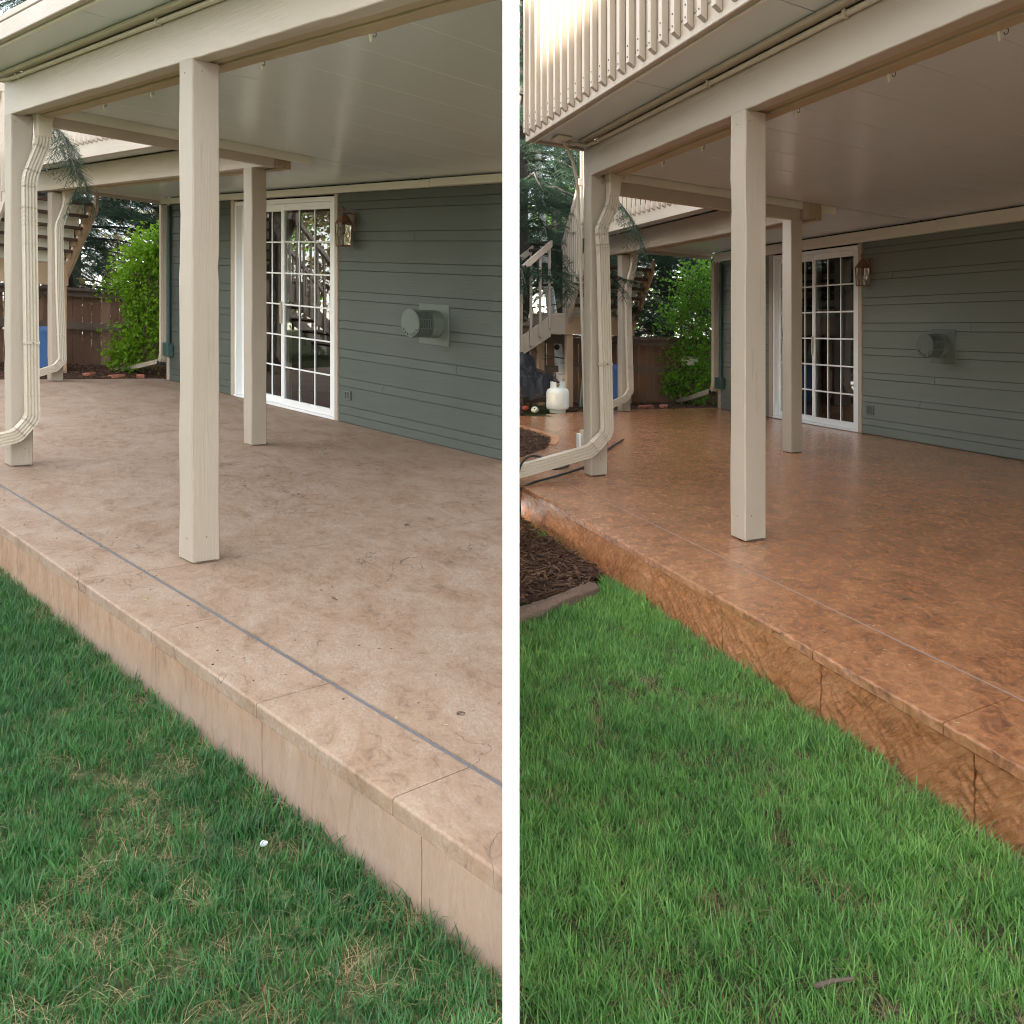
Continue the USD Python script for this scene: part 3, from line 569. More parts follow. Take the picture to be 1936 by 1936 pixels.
# conduits along the top of the beam
def conduits(P):
    g, D = P.g, DULL[P.key]; R = P.key == 'R'; xl = g['x2']
    zt = g['zt']
    t = Thing('conduit_pipe', f'fat tan pipe strapped above the front beam of the {D}', 'pipe', None, P, (0, -.06, zt))
    t.add('pipe', box(xl + .02, g['xr'], -.062, -.006, zt - .004, zt + .022, .008), M['tan_metal'], smooth=40)
    t = Thing('conduit_pipe', f'thin tan conduit clipped along the front beam of the {D}', 'pipe', None, P, (0, -.03, zt))
    pts = [(xl - .06, -.12, zt + .02), (xl + .02, -.10, zt - .0), (xl + .10, -.03, zt - .03), (xl + .3, -.016, zt - .028), (g['xr'], -.016, zt - .028)]
    t.add('pipe', tube(smooth_path(pts, 5), .0135, 10), M['tan_metal'], smooth=True)
    for x in (xl + .32, -.2, .9, 1.9):
        t.add('pipe_clip', box(x, x + .02, -.034, -.003, zt - .046, zt - .010, .003), M['tan_metal'])
    if R:
        t = Thing('conduit_pipe', 'thin tan conduit running down the corner post to the outlet box', 'pipe', None, P, (xl, 0, .3))
        t.add('pipe', tube(smooth_path([(xl - .005, -.17, zt + .01), (xl - .012, -.09, zt - .10), (xl - .016, -.045, zt - .26), (xl - .016, -.02, 1.5), (xl - .016, .022, .30)], 5), .0125, 10), M['tan_metal'], smooth=True)
        t.add('pipe', tube([(xl - .012, .055, zt - .24), (xl - .012, .055, .30)], .010, 8), M['tan_metal'], smooth=True)
        t = Thing('outlet_box', 'tan outlet box with a white cover low on the corner post', 'outlet box', None, P, (xl - .05, .02, .18))
        t.add('box', box(xl - .062, xl - .002, -.012, .075, .165, .298, .006), M['tan_metal'])
        t.add('cover', box(xl - .064, xl - .008, -.034, -.0135, .175, .275, .004), M['white'])
        t = Thing('corner_cover', 'small flat tan cover plate under the deck corner', 'cover plate', None, P, (xl - .02, -.2, zt))
        t.add('plate', box(xl - .06, xl + .10, -.25, -.14, zt + .004, zt + .020, .004), M['cream'])
for P in (PL, PR): conduits(P)

# ------------------------------------------------------------------ downspouts
def rib_profile(a, b, ribs=4, d=.0045):
    """Corrugated rectangular pipe, a by b."""
    pts = []
    for (p, q), (u, v) in (((-a, -b), (a, -b)), ((a, -b), (a, b)), ((a, b), (-a, b)), ((-a, b), (-a, -b))):
        p, q = np.array((p, q), float), np.array((u, v), float); n = np.array([(q - p)[1], -(q - p)[0]]); n = n / np.linalg.norm(n)
        L = np.linalg.norm(q - p); k = ribs if L > a else 2
        pts.append(p)
        for i in range(1, 2 * k): pts.append(p + (q - p) * i / (2 * k) - n * (d if i % 2 else 0))
    return np.array(pts)

def downspout(P, pts, a, b, label, funnel=True, tail=None):
    t = Thing('downspout', label, 'downspout', 'tan downspouts', P, pts[-1])
    path = smooth_path(pts, 5, .22)
    # densify the straight runs
    dense = [path[0]]
    for p, q in zip(path[:-1], path[1:]):
        n = max(1, int(np.linalg.norm(q - p) / .12)); dense += [p + (q - p) * i / n for i in range(1, n + 1)]
    t.add('pipe', sweep(rib_profile(a, b), dense, (1, 0, 0)), M['tan_metal'], smooth=25)
    if funnel:
        x, y, z = pts[0]
        v, f = box(x - a, x + a, y - b, y + b, z - .10, z + .06, .004); up = np.clip((v[:, 2] - z + .10) / .16, 0, 1)
        v[:, 0] = x + (v[:, 0] - x) * (1.06 + .45 * up); v[:, 1] = y + (v[:, 1] - y) * (1.06 + .35 * up); t.add('funnel', (v, f), M['tan_metal'])
    # crimp bands at the elbows
    for p in pts[1:-1]:
        i = int(np.argmin(np.linalg.norm(np.array(dense) - np.array(p), axis=1)))
        for j in range(i - 3, i + 4):
            if 1 <= j < len(dense) - 2:
                t.add('crimp', sweep(rib_profile(a + .003, b + .003), [dense[j], np.array(dense[j]) + (np.array(dense[j + 1]) - np.array(dense[j])) / np.linalg.norm(np.array(dense[j + 1]) - np.array(dense[j])) * .006], (1, 0, 0)), M['tan_metal'])
    p0, p1 = np.array(pts[3], float), np.array(pts[4], float)
    for u in (.62,):
        c = p0 + (p1 - p0) * u; d_ = (p1 - p0) / np.linalg.norm(p1 - p0)
        k = t.add('strap', sweep([(-a - .004, -b - .004), (a + .004, -b - .004), (a + .004, b + .004), (-a - .004, b + .004)], [c, c + d_ * .018], (1, 0, 0)), M['tan_metal'])
        v_, f_ = vf(trimesh.creation.icosphere(1, .005)); t.add('screw', (v_ + c + d_ * .009 + [a + .005, 0, 0], f_), M['dark_steel'], k)
    return t

for P in (PL, PR):
    g, D = P.g, DULL[P.key]; R = P.key == 'R'; w = g['W']; zb = g['zb']
    xp = g['x2'] + w + .052
    if R: pts = [(xp, .165, zb - .03), (xp, .155, zb - .19), (xp, .062, zb - .37), (xp, .075, 1.55), (xp, .112, .30), (xp, -.03, .182), (xp, -.62, .075)]
    else: pts = [(xp, .187, zb - .03), (xp, .187, zb - .17), (xp, .098, zb - .42), (xp, .100, 1.7), (xp, .118, .33), (xp, .02, .215), (xp, -.5, .11)]
    downspout(P, pts, .034, .040, f'tan corrugated downspout elbowing along the corner post of the {D}')
    xq = g['fx'] + w + .052; yo = g['fy']
    pts = [(xq, yo + .17, g['izt'] - .01), (xq, yo + .16, g['izt'] - .17), (xq, yo + .07, g['izt'] - .42), (xq, yo + .08, 1.1), (xq, yo + .11, .27), (xq, yo + .03, .17), (xq, yo - .2, .095)]
    downspout(P, pts, .034, .040, f'small far downspout on the farthest post of the {D}')
    # the one at the house corner, with its flap lying on the mulch
    xh = g['hc'] - .03; yh = g['wy'] - .05
    t = Thing('downspout', f'downspout at the house corner shedding across the mulch behind the {D}', 'downspout', 'tan downspouts', P, (xh, yh, 0))
    v, f = sweep(rib_profile(.045, .035), [(xh, yh, z) for z in np.linspace(g['hz'] - .02, .36, 12)] + [(xh - .02, yh, .29), (xh - .06, yh, .25)], (0, 1, 0)); t.add('pipe', (v, f), M['tan_metal'], smooth=25)
    xe = -9.55 if not R else -7.5
    v, f = sweep(rib_profile(.05, .03), [(xh - .11, yh, .235), ((xh + xe) / 2, yh, .10), (xe, yh, -.02)], (0, 1, 0)); t.add('extension', (v, f), M['tan_metal'], smooth=25)
    t.add('hinge', box(xh - .13, xh - .03, yh - .045, yh + .045, .19, .25, .01), M['black'])

# little white light clips and hooks under the beam
def clips(P, xs):
    for i, x in enumerate(xs):
        z = P.g['zb'] + .006
        t = Thing('light_clip', f'{("first", "second", "third", "fourth", "fifth", "sixth")[i]} small light clip from the left under the front beam of the {DULL[P.key]}', 'clip', 'light clips under the beams', P, (x, P.g['W'], z))
        y = P.g['W'] + .083
        t.add('clip', vf(Manifold.hull_points(np.array([(x - .006, y, z), (x + .006, y, z), (x - .006, y + .012, z), (x + .006, y + .012, z), (x - .005, y + .004, z - .030), (x + .005, y + .004, z - .030), (x + .003, y + .01, z - .034), (x - .003, y + .01, z - .034)]))), M['cream'])
        a = np.linspace(0, 1.35 * np.pi, 10)
        t.add('hook', tube(np.c_[x + .032 - .010 * np.cos(a), np.full(10, y + .004), z - .010 - .010 * np.sin(a)], .0016, 6), M['dark_steel'])
clips(PL, (-1.507, -.833, .368, 1.231)); clips(PR, (-1.784, -1.163, -.648, .275, .935, 1.504))

# ------------------------------------------------------------------ house: siding, trims, sliding door
def house(P):
    g, D = P.g, DULL[P.key]; R = P.key == 'R'; wy = g['wy']
    t = Thing('house', f'green-grey clapboard house wall with sliding door behind the {D}', 'house', None, P, (g['dxr'], wy, 0))
    zs = list(g['zs']) + [g['hz'] + .02]
    xl, xr = g['hc'] + .075, g['xr']; a0, a1 = g['dxl'] - .085, g['dxr'] + .062
    seams = {2: -.9, 5: -2.0, 9: -1.55, 13: -2.6, 3: -3.1 if not R else -2.2}
    vx = (-2.53, -2.10) if not R else (-2.05, -1.73); vz = (.92, 1.30) if not R else (.79, 1.115)
    def board(x0, x1, za, zb2):
        if x1 - x0 < .02: return
        lo, hi = za + .001, zb2 - .0035
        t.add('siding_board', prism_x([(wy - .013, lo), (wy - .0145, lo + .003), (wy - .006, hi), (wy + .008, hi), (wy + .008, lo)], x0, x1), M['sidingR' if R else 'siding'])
    for i, (za, zb2) in enumerate(zip(zs[:-1], zs[1:])):
        if i == 0: za = .006
        board(xl, a0, za, zb2)
        right = [(a1, xr)]
        if vz[0] < (za + zb2) / 2 < vz[1]: right = [(a1, vx[0] - .002), (vx[1] + .002, xr)]
        if i in seams: right = [q for a, b in right for q in (((a, seams[i] - .002), (seams[i] + .002, b)) if a < seams[i] < b else ((a, b),))]
        for a, b in right: board(a, b, za, zb2)
    t.add('wall_backing', box(xl, a0 + .01, wy + .009, wy + .06, 0, g['zt'] + .15, 0), M['siding_dark'])
    t.add('wall_backing', box(a1 - .01, xr, wy + .009, wy + .06, 0, g['zt'] + .15, 0), M['siding_dark'])
    t.add('wall_backing', box(a0 + .011, a1 - .011, wy + .009, wy + .06, g['dz'] + .06, g['zt'] + .15, 0), M['siding_dark'])
    t.add('corner_board', box(g['hc'], g['hc'] + .073, wy - .022, wy + .06, .004, g['hz'] - .005, .003), M['tan_z'])
    if R: t.add('upper_wall', box(g['hc'], xr, wy, wy + .06, g['zt'] + .151, g['zt'] + 2.6, 0), M['siding'])
    t.add('side_wall', box(g['hc'], g['hc'] + .06, wy + .061, wy + 2.5, -.1, g['zt'] + 2.6, 0), M['siding'])
    t.add('sill_strip', box(xl, a0, wy - .006, wy + .05, -.03, .005, .002), M['siding_dark'])
    t.add('sill_strip', box(a1, xr, wy - .006, wy + .05, -.03, .005, .002), M['siding_dark'])
    # door trim
    t.add('door_trim', box(a0 + .002, g['dxl'] - .004, wy - .026, wy + .02, .004, g['dz'] + .02, .003), M['tan_z'])
    t.add('door_trim', box(g['dxr'] + .004, a1 - .002, wy - .026, wy + .02, .004, g['dz'] + .02, .003), M['tan_z'])
    t.add('door_trim', box(a0 + .002, a1 - .002, wy - .028, wy + .02, g['dz'] + .021, g['hz'] + .03, .003), M['tan_x'])
    # sliding door
    l, r, h = g['dxl'], g['dxr'], g['dz']; q = (h / 2.357)
    fw = .045 * q
    frame = join(box(l, l + fw, wy - .02, wy + .10, .03, h), box(r - fw, r, wy - .02, wy + .10, .03, h), box(l + fw + .0005, r - fw - .0005, wy - .02, wy + .10, h - .05 * q, h), box(l + .0005, r - .0005, wy - .03, wy + .10, .004, .03))
    dr = t.add('sliding_door', frame, M['white'])
    xm = (l + r) / 2 + .02
    def leaf(x0, x1, yy, cols):
        st, bt = .062 * q, .075 * q
        z0, z1 = .032, h - .052 * q
        t.add('door_leaf', join(box(x0, x0 + st, yy, yy + .04, z0, z1), box(x1 - st, x1, yy, yy + .04, z0, z1), box(x0 + st + .0005, x1 - st - .0005, yy, yy + .04, z0, z0 + bt), box(x0 + st + .0005, x1 - st - .0005, yy, yy + .04, z1 - bt, z1)), M['white'], dr)
        gx0, gx1, gz0, gz1 = x0 + st, x1 - st, z0 + bt, z1 - bt
        t.add('pane', ([(gx0, yy + .02, gz0), (gx1, yy + .02, gz0), (gx1, yy + .02, gz1), (gx0, yy + .02, gz1)], [(0, 1, 2), (0, 2, 3)]), M['glass'], dr)
        for k in range(1, 3):
            x = gx0 + (gx1 - gx0) * k / 3; t.add('muntin', box(x - .0085, x + .0085, yy + .008, yy + .018, gz0, gz1, .002), M['white'], dr)
        for k in range(1, 6):
            z = gz0 + (gz1 - gz0) * k / 6; t.add('muntin', box(gx0, gx1, yy + .0095, yy + .0165, z - .0085, z + .0085, .002), M['white'], dr)
    leaf(l + fw + .002, xm + .045, wy + .045, 3)
    leaf(xm - .045, r - fw - .002, wy - .004, 3)
    t.add('door_handle', box(xm - .030, xm - .012, wy - .035, wy - .005, .95 * q, 1.2 * q, .006), M['tan_metal'], dr)
    # the dim room behind the glass
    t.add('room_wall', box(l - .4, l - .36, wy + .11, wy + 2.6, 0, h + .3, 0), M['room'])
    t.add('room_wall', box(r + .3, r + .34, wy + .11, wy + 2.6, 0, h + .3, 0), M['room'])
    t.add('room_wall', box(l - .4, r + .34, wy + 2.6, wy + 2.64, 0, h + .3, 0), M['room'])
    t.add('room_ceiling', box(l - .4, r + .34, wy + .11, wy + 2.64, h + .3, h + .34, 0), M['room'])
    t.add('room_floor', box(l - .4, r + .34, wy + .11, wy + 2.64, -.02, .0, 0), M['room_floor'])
    # wall socket
    s = Thing('wall_socket', f'small socket cover painted over beside the door of the {D}', 'socket', None, P, ((-3.69 if not R else -2.93), wy, .28))
    x, z = (-3.69, .295) if not R else (-2.934, .262)
    s.add('plate', box(x - .055, x + .055, wy - .03, wy - .015, z - .05, z + .045, .004), M['grey_green'])
    for k in (-.026, .02): s.add('flap', box(x + k - .014, x + k + .014, wy - .038, wy - .0305, z - .035, z + .03, .003), M['siding'])
    # meter pipe and box near the corner
    s = Thing('electric_conduit', f'dark green conduit and box at the house corner behind the {D}', 'conduit', None, P, (g['hc'] + .10, wy, .4))
    q = g['hz'] / 2.385; x = g['hc'] + .115
    s.add('pipe', tube([(x, wy - .045, g['hz'] - .03), (x, wy - .045, .5 * q)], .028, 10), M['green_metal'], smooth=True)
    s.add('box', box(x - .085, x + .085, wy - .095, wy - .016, .33 * q, .51 * q, .008), M['green_metal'])
for P in (PL, PR): house(P)

# ------------------------------------------------------------------ vent and lantern on the wall
def vent(P, cx, cz, r, depth, plate):
    g, D = P.g, DULL[P.key]; wy = g['wy'] - .002
    t = Thing('wall_vent', f'round grey-green fireplace vent sticking out of the wall of the {D}', 'vent', None, P, (cx, wy, cz))
    t.add('plate', box(plate[0], plate[1], wy - .016, wy + .006, plate[2], plate[3], .003), M['grey_green'])
    def disc(r0, y0, y1, n=36, holes=False):
        pr = [(0, 0), (r0 - .004, 0), (r0, .004), (r0, y1 - y0), (0, y1 - y0)]
        v, f = lathe(pr, n); return np.c_[v[:, 0] + cx, y0 + v[:, 2], v[:, 1] + cz], f[:, ::-1]
    yb = wy - .016
    t.add('collar', disc(r, yb - depth * .38, yb), M['grey_green'], smooth=40)
    t.add('core', disc(r * .72, yb - depth * .92, yb - depth * .381), M['black'], smooth=40)
    for i in range(8):
        y = yb - depth * .38 - (i + .6) * depth * .52 / 8
        pr = [(r * .90, 0), (r * .985, 0), (r * .985, depth * .025), (r * .90, depth * .025), (r * .90, 0)]
        v, f = lathe(pr, 36); t.add('louvre', (np.c_[v[:, 0] + cx, y + v[:, 2], v[:, 1] + cz], f[:, ::-1]), M['grey_green'], smooth=40)
    for a in np.radians((20, 70, 110, 160, 200, 250, 290, 340)):
        t.add('louvre_bar', tube([(cx + r * .94 * math.cos(a), yb - depth * .37, cz + r * .94 * math.sin(a)), (cx + r * .94 * math.cos(a), yb - depth * .93, cz + r * .94 * math.sin(a))], .005, 6), M['grey_green'])
    cap = Manifold.cylinder(.02, r, r, 40)
    for k, a in enumerate(np.radians(np.linspace(215, 325, 7))):
        cap = cap - Manifold.cube((.012, .026, .1), True).rotate((0, 0, math.degrees(a) - 90)).translate((r * .84 * math.cos(a), r * .84 * math.sin(a), .01))
    v, f = vf(cap); t.add('cap', (np.c_[v[:, 0] + cx, yb - depth * .93 - v[:, 2], v[:, 1] + cz], f), M['grey_green'], smooth=40)
vent(PL, -2.29, 1.115, .128, .30, (-2.53, -2.10, .92, 1.30))
vent(PR, -1.90, .955, .112, .27, (-2.05, -1.73, .79, 1.115))

def lantern(P, x, z0, h):
    """z0: bottom of the glass body; h: from there to the tip of the finial."""
    D = DULL[P.key]; y = P.g['wy'] - .135; k = h / .41
    t = Thing('wall_lantern', f'copper coach lantern with leaded glass beside the door of the {D}', 'lantern', 'wall lanterns', P, (x, P.g['wy'], z0), rigid=True)
    b = .062 * k; top = .235 * k; y0 = -.135 * k
    def at(m): v, f = vf(m); return v, f
    def taper(z, s): return [(sx * s, y0 + sy * s, z) for sx, sy in ((-1, -1), (1, -1), (1, 1), (-1, 1))]
    lo, hi = taper(0, b * .86), taper(top, b)
    for p, q in zip(lo, hi): t.add('corner_bar', tube([p, q], .0055 * k, 6), M['copper'])
    for ringp in (lo, hi):
        for i in range(4): t.add('frame_bar', tube([ringp[i], ringp[(i + 1) % 4]], .006 * k, 6), M['copper'])
    for i in range(4):
        a, b2, c, d = (np.array(q) for q in (lo[i], lo[(i + 1) % 4], hi[(i + 1) % 4], hi[i]))
        t.add('pane', ([a, b2, c, d], [(0, 1, 2), (0, 2, 3)]), M['lamp_glass'])
        m0, m1, m2, m3 = (a + b2) / 2, (a + b2 + c + d) / 4, (c + d) / 2, None
        l, r = (a * .55 + d * .45) * .7 + m1 * .3, (b2 * .55 + c * .45) * .7 + m1 * .3
        for p, q in ((m0 * .65 + m1 * .35, l), (l, m2 * .65 + m1 * .35), (m2 * .65 + m1 * .35, r), (r, m0 * .65 + m1 * .35), (m0, m0 * .65 + m1 * .35), (m2, m2 * .65 + m1 * .35)):
            t.add('lead_line', tube([p, q], .0028 * k, 5), M['copper'])
    t.add('floor_plate', box(-b * .86, b * .86, y0 - b * .86, y0 + b * .86, -.008 * k, .0, .002), M['copper'])
    t.add('candle', join(*[vf(trimesh.creation.cylinder(.009 * k, .11 * k, sections=10, transform=trimesh.transformations.translation_matrix((dx, y0 + dy, .06 * k)))) for dx, dy in ((-.016, 0), (.016, .006))]), M['white'], smooth=30)
    v, f = lathe([(0, top + .006), (b * 1.45, top + .006), (b * 1.30, top + .02 * k), (b * .75, top + .07 * k), (b * .35, top + .095 * k), (.010, top + .105 * k), (.010, top + .12 * k), (.022 * k, top + .135 * k), (.026 * k, top + .15 * k), (.012 * k, top + .165 * k), (.003, top + .178 * k), (0, top + .18 * k)], 8)
    t.add('roof', (v + [0, y0, 0], f), M['copper'])
    a = np.linspace(0, np.pi, 14)
    t.add('arm', tube(np.c_[np.zeros(14), y0 * .5 - y0 * .5 * np.cos(a) * -1, top + .06 * k + .05 * k * np.sin(a)], .008 * k, 8), M['copper'], smooth=True)
    t.add('back_plate', box(-.035 * k, .035 * k, -.022, -.004, top - .08 * k, top + .12 * k, .006), M['copper'])
lantern(PL, -3.60, 1.83, .40); lantern(PR, -2.93, 1.565, .335)

exec_later = []
# ------------------------------------------------------------------ fence
def fence(P, A, B, z, h, n):
    D = DULL[P.key]
    t = Thing('board_fence', f'dark brown board fence closing off the yard behind the {D}', 'fence', None, P, (*A, z))
    A, B = np.array(A), np.array(B); u = (B - A) / n
    for i in range(n):
        p, q = A + u * (i + .02), A + u * (i + .98); dz = .02 * rng.random()
        nrm = np.array([u[1], -u[0]]); nrm /= np.linalg.norm(nrm); k = (.012 + .004 * rng.random()) * nrm
        c = [p, q, q + k, p + k]
        v = np.array([(*x, z + .05) for x in c] + [(*x, z + h - .05 + dz * 0) for x in c])
        t.add('fence_board', Manifold.hull_points(v), M['fence'] if rng.random() < .72 else M['fence_b'])
    nrm = np.array([u[1], -u[0]]); nrm /= np.linalg.norm(nrm)
    def rail(z0, z1, d0, d1, e=0.):
        v = []
        for x in (A - u * e, B + u * e):
            for d in (d0, d1):
                for zz in (z0, z1): v.append((*(x + nrm * d), zz))
        t.add('fence_rail', Manifold.hull_points(np.array(v)), M['fence_rail'])
    rail(z + h - .04, z + h + .0, -.03, .075); rail(z + h - .13, z + h - .0405, .017, .05); rail(z + h * .50, z + h * .585, .017, .055); rail(z, z + .10, .017, .05)
fence(PL, (-10.9, .2), (-9.75, 4.75), -.10, 1.24, 36)
fence(PR, (-7.95, 1.15), (-7.08, 5.1), -.10, 1.06, 32)

# ------------------------------------------------------------------ stairs beyond the deck
def stairs(P, x0, z0, x1, zl, yo, yi, yl0):
    """Upper flight from the deck (x0, z0) down to a landing at x1, zl; then a lower flight along -y."""
    g, D = P.g, DULL[P.key]
    t = Thing('deck_stairs', f'wooden stairs with slatted rail at the far end of the {D}', 'stairs', None, P, (x1, yo, 0))
    k = zl / 1.23; lx = x1 - .72 * k
    for y in (yo, yi):
        t.add('stringer', prism_y([(x0, z0), (x0, z0 - .20 * k), (x1, zl - .20 * k), (x1, zl + .02)], y, y + .035), M['stair'] if y == yi else M['tan_x'])
    n = 6
    for i in range(1, n):
        x = x0 + (x1 - x0) * i / n; z = z0 + (zl - z0) * i / n
        t.add('tread', box(x - .10, x + .10, yo + .036, yi - .001, z - .025, z + .012, .004), M['tread'])
        t.add('tread_cleat', box(x - .07, x + .05, yi - .04, yi - .002, z - .10, z - .026, .004), M['stair'])
        t.add('riser', box(x - .108, x - .102, yo + .036, yi - .042, z - .17, z - .026, .001), M['cream'])
    t.add('landing', box(lx, x1 + .05, yo - .25 * k, yi + .02, zl - .03, zl + .012, .004), M['tan_y'])
    t.add('landing_rim', box(x1 + .015, x1 + .05, yo - .02, yi + .02, zl - .27 * k, zl - .031, .004), M['stair'])
    t.add('landing_rim', box(x1 + .02, x1 + .055, yo - .25 * k, yo - .021, zl - .27 * k, zl - .031, .004), M['tan_y'])
    t.add('landing_rim', box(lx, x1 + .014, yo - .25 * k, yo - .22 * k, zl - .26 * k, zl - .031, .004), M['tan_x'])
    for x, y in ((x1 - .08, yo + .02), (lx + .02, yo - .2 * k), (x1 - .08, yi - .12)):
        t.add('landing_post', box(x, x + .10 * k, y, y + .10 * k, gz(P, np.array([x]), np.array([y]))[0] - .02, zl - .032, .004), M['stair'])
    # upper flight balusters and rail
    H = .92 * k
    m = 9
    for i in range(m + 1):
        x = x0 - .02 + (x1 - x0) * i / m; zz = z0 + (zl - z0) * i / m
        t.add('baluster', box(x - .013, x + .013, yo - .032, yo - .002, zz - .12 * k, zz + H, .003), M['tan_z'])
    t.add('hand_rail', prism_y([(x0, z0 + H + .03), (x0, z0 + H - .06), (x1, zl + H - .06), (x1, zl + H + .03)], yo - .06, yo + .02), M['tan_x'])
    # lower flight, falling towards the lawn
    ye = yl0; ys = yo - .25 * k; gzl = gz(P, np.array([lx]), np.array([ye]))[0]
    for x in (x1 + .02, lx):
        t.add('stringer', prism_x([(ys, zl - .02), (ys, zl - .30 * k), (ye - .3, gzl), (ye, gzl + .05), (ye, gzl + .22)], x, x + .035), M['tan_y'])
    for i in range(1, 7):
        y = ys + (ye - ys) * i / 7; z = zl + (gzl - zl) * i / 7
        t.add('tread', box(lx + .036, x1 + .019, y - .10, y + .10, z - .02, z + .015, .004), M['tread'])
    for x in (x1 + .056, lx - .037):
        for i in range(0, 12):
            y = ys - .03 + (ye - ys) * i / 11; z = zl + (gzl - zl) * i / 11
            t.add('baluster', box(x, x + .035, y - .017, y + .017, z - .20 * k, z + H * .98, .003), M['tan_z'])
        v = prism_x([(ys, zl + H + .04), (ys, zl + H - .05), (ye, gzl + H - .05), (ye, gzl + H + .04)], x - .03, x + .065)
        t.add('hand_rail', v, M['tan_y'])
stairs(PL, -7.98, 2.42, -9.05, 1.50, 1.55, 2.62, -.2)
stairs(PR, -6.42, 2.0, -7.08, 1.235, 1.92, 3.05, .1)

# ------------------------------------------------------------------ things left round the yard
def bin_(P, x, y, z, label):
    t = Thing('wheelie_bin', label, 'bin', None, P, (x, y, z), rigid=True)
    h = .54
    def fr(z0, z1, a, b): return Manifold.hull_points(np.array([(sx * k, sy * k * 1.05, zz) for zz, k in ((z0, a), (z1, b)) for sx, sy in ((-1, -1), (1, -1), (1, 1), (-1, 1))]))
    t.add('body', fr(0.02, h, .15, .19), M['blue_bin']); t.add('rim', fr(h + .001, h + .035, .205, .205), M['blue_bin'])
    t.add('lid', fr(h + .036, h + .085, .20, .14), M['blue_bin'])
    t.add('handle', tube([(-.1, .21, h + .02), (-.1, .24, h + .03), (.1, .24, h + .03), (.1, .21, h + .02)], .012, 8), M['black'])
    for s in (-1, 1): t.add('wheel', (lambda vv: (np.c_[vv[0][:, 2] + s * .12, vv[0][:, 0] + .16, vv[0][:, 1] + .06], vv[1]))(vf(trimesh.creation.cylinder(.06, .03, sections=16))), M['black'])
bin_(PL, -9.55, 2.42, -.05, 'blue plastic bin by the fence behind the dusty unsealed patio')
bin_(PR, -7.05, 2.70, -.06, 'blue plastic bin by the fence behind the glossy orange patio')

for P, (x, y) in ((PL, (-9.9, 2.44)), (PR, (-7.28, 2.74))):
    t = Thing('fence_hook', f'bent black iron plant hook on the fence behind the {DULL[P.key]}', 'hook', None, P, (x, y, .8))
    z = .80 if P is PL else .70
    t.add('rod', tube(smooth_path([(x + .1, y - .12, z - .22), (x + .1, y + .02, z - .10), (x + .1, y - .06, z + .02), (x + .1, y - .02, z + .16), (x + .1, y + .10, z + .17)], 5), .009, 6), M['black'])

# gas bottle
t = Thing('propane_tank', 'white propane tank standing on the edge of the glossy orange patio', 'propane tank', None, PR, (-6.30, 1.49, .0), rigid=True)
r = .142
t.add('body', lathe([(0, .03), (r * .6, .03), (r * .92, .045), (r, .075), (r, .235), (r * .975, .258), (r * .88, .285), (r * .6, .305), (0, .314)], 28), M['tank'], smooth=40)
t.add('foot_ring', lathe([(r * .66, .0), (r * .70, .0), (r * .70, .045), (r * .66, .045), (r * .66, 0)], 24), M['tank'], smooth=40)
t.add('weld_seam', lathe([(r * .99, .205), (r * 1.012, .207), (r * 1.012, .213), (r * .99, .215), (r * .99, .205)], 28), M['tank'], smooth=40)
for a0, a1 in ((20, 150), (200, 330)):
    a = np.radians(np.linspace(a0, a1, 9)); c = np.c_[np.cos(a), np.sin(a)] * r * .66
    v = np.vstack([np.c_[c, np.full(9, .30)], np.c_[c, np.full(9, .378)], np.c_[c * .93, np.full(9, .30)], np.c_[c * .93, np.full(9, .378)]])
    f = [];
    for i in range(8):
        for o0, o1, fl in ((0, 9, 0), (18, 27, 1), (9, 27, 0)):
            q = (o0 + i, o0 + i + 1, o1 + i + 1, o1 + i); f += [(q[0], q[1], q[2]), (q[0], q[2], q[3])] if not fl else [(q[0], q[2], q[1]), (q[0], q[3], q[2])]
    t.add('collar', (v, f), M['tank'], smooth=40)
t.add('valve', join(trimesh.creation.cylinder(.018, .06, sections=10, transform=trimesh.transformations.translation_matrix((0, 0, .335))), box(-.014, .05, -.012, .012, .335, .36)), M['brass'])
t.add('valve_knob', lathe([(0, .365), (.026, .365), (.026, .382), (0, .382)], 10), M['black'])

# wicker chair under a black cover
t = Thing('wicker_chair', 'brown wicker chair under a rumpled black cover beside the propane tank', 'chair', None, PR, (-6.72, 1.18, -.03), rigid=True, rz=.3)
t.add('seat', box(-.28, .28, -.27, .27, .14, .25, .03), M['wicker'])
t.add('backrest', sweep([(-.03, -.26), (.03, -.26), (.03, .26), (-.03, .26)], smooth_path([(-.26, 0, .2), (-.32, 0, .45), (-.36, 0, .66)]), (1, 0, 0)), M['wicker'])
for s in (-1, 1):
    t.add('arm', tube(smooth_path([(.30, s * .28, .02), (.27, s * .30, .34), (.10, s * .31, .44), (-.28, s * .28, .52)], 6), .045, 10), M['wicker'], smooth=True)
    t.add('leg', tube([(-.27, s * .24, .0), (-.27, s * .24, .2)], .022, 8), M['wicker'])
    t.add('leg', tube([(.26, s * .24, .0), (.26, s * .24, .2)], .022, 8), M['wicker'])
n = 46; uu, vv = np.meshgrid(np.linspace(-1, 1, n), np.linspace(-1, 1, n), indexing='ij')
x = -.08 + uu * .36; y = vv * .38
z = np.where(uu < -.35, .74 - 0.06 * np.abs(vv) ** 3, .52) ; z = .47 + .27 / (1 + np.exp((uu + .30) * 9)); drop = np.maximum(np.abs(vv), np.abs(uu)); z = z - np.clip(drop - .72, 0, 1) * 1.0
pp = np.stack([x * 5, y * 5, z * 4], -1); z = z + (fbm(pp * 1.6, 4, 77) - .5) * .24; x = x + (fbm(pp + 5, 3, 5) - .5) * .1; y = y + (fbm(pp + 9, 3, 6) - .5) * .1
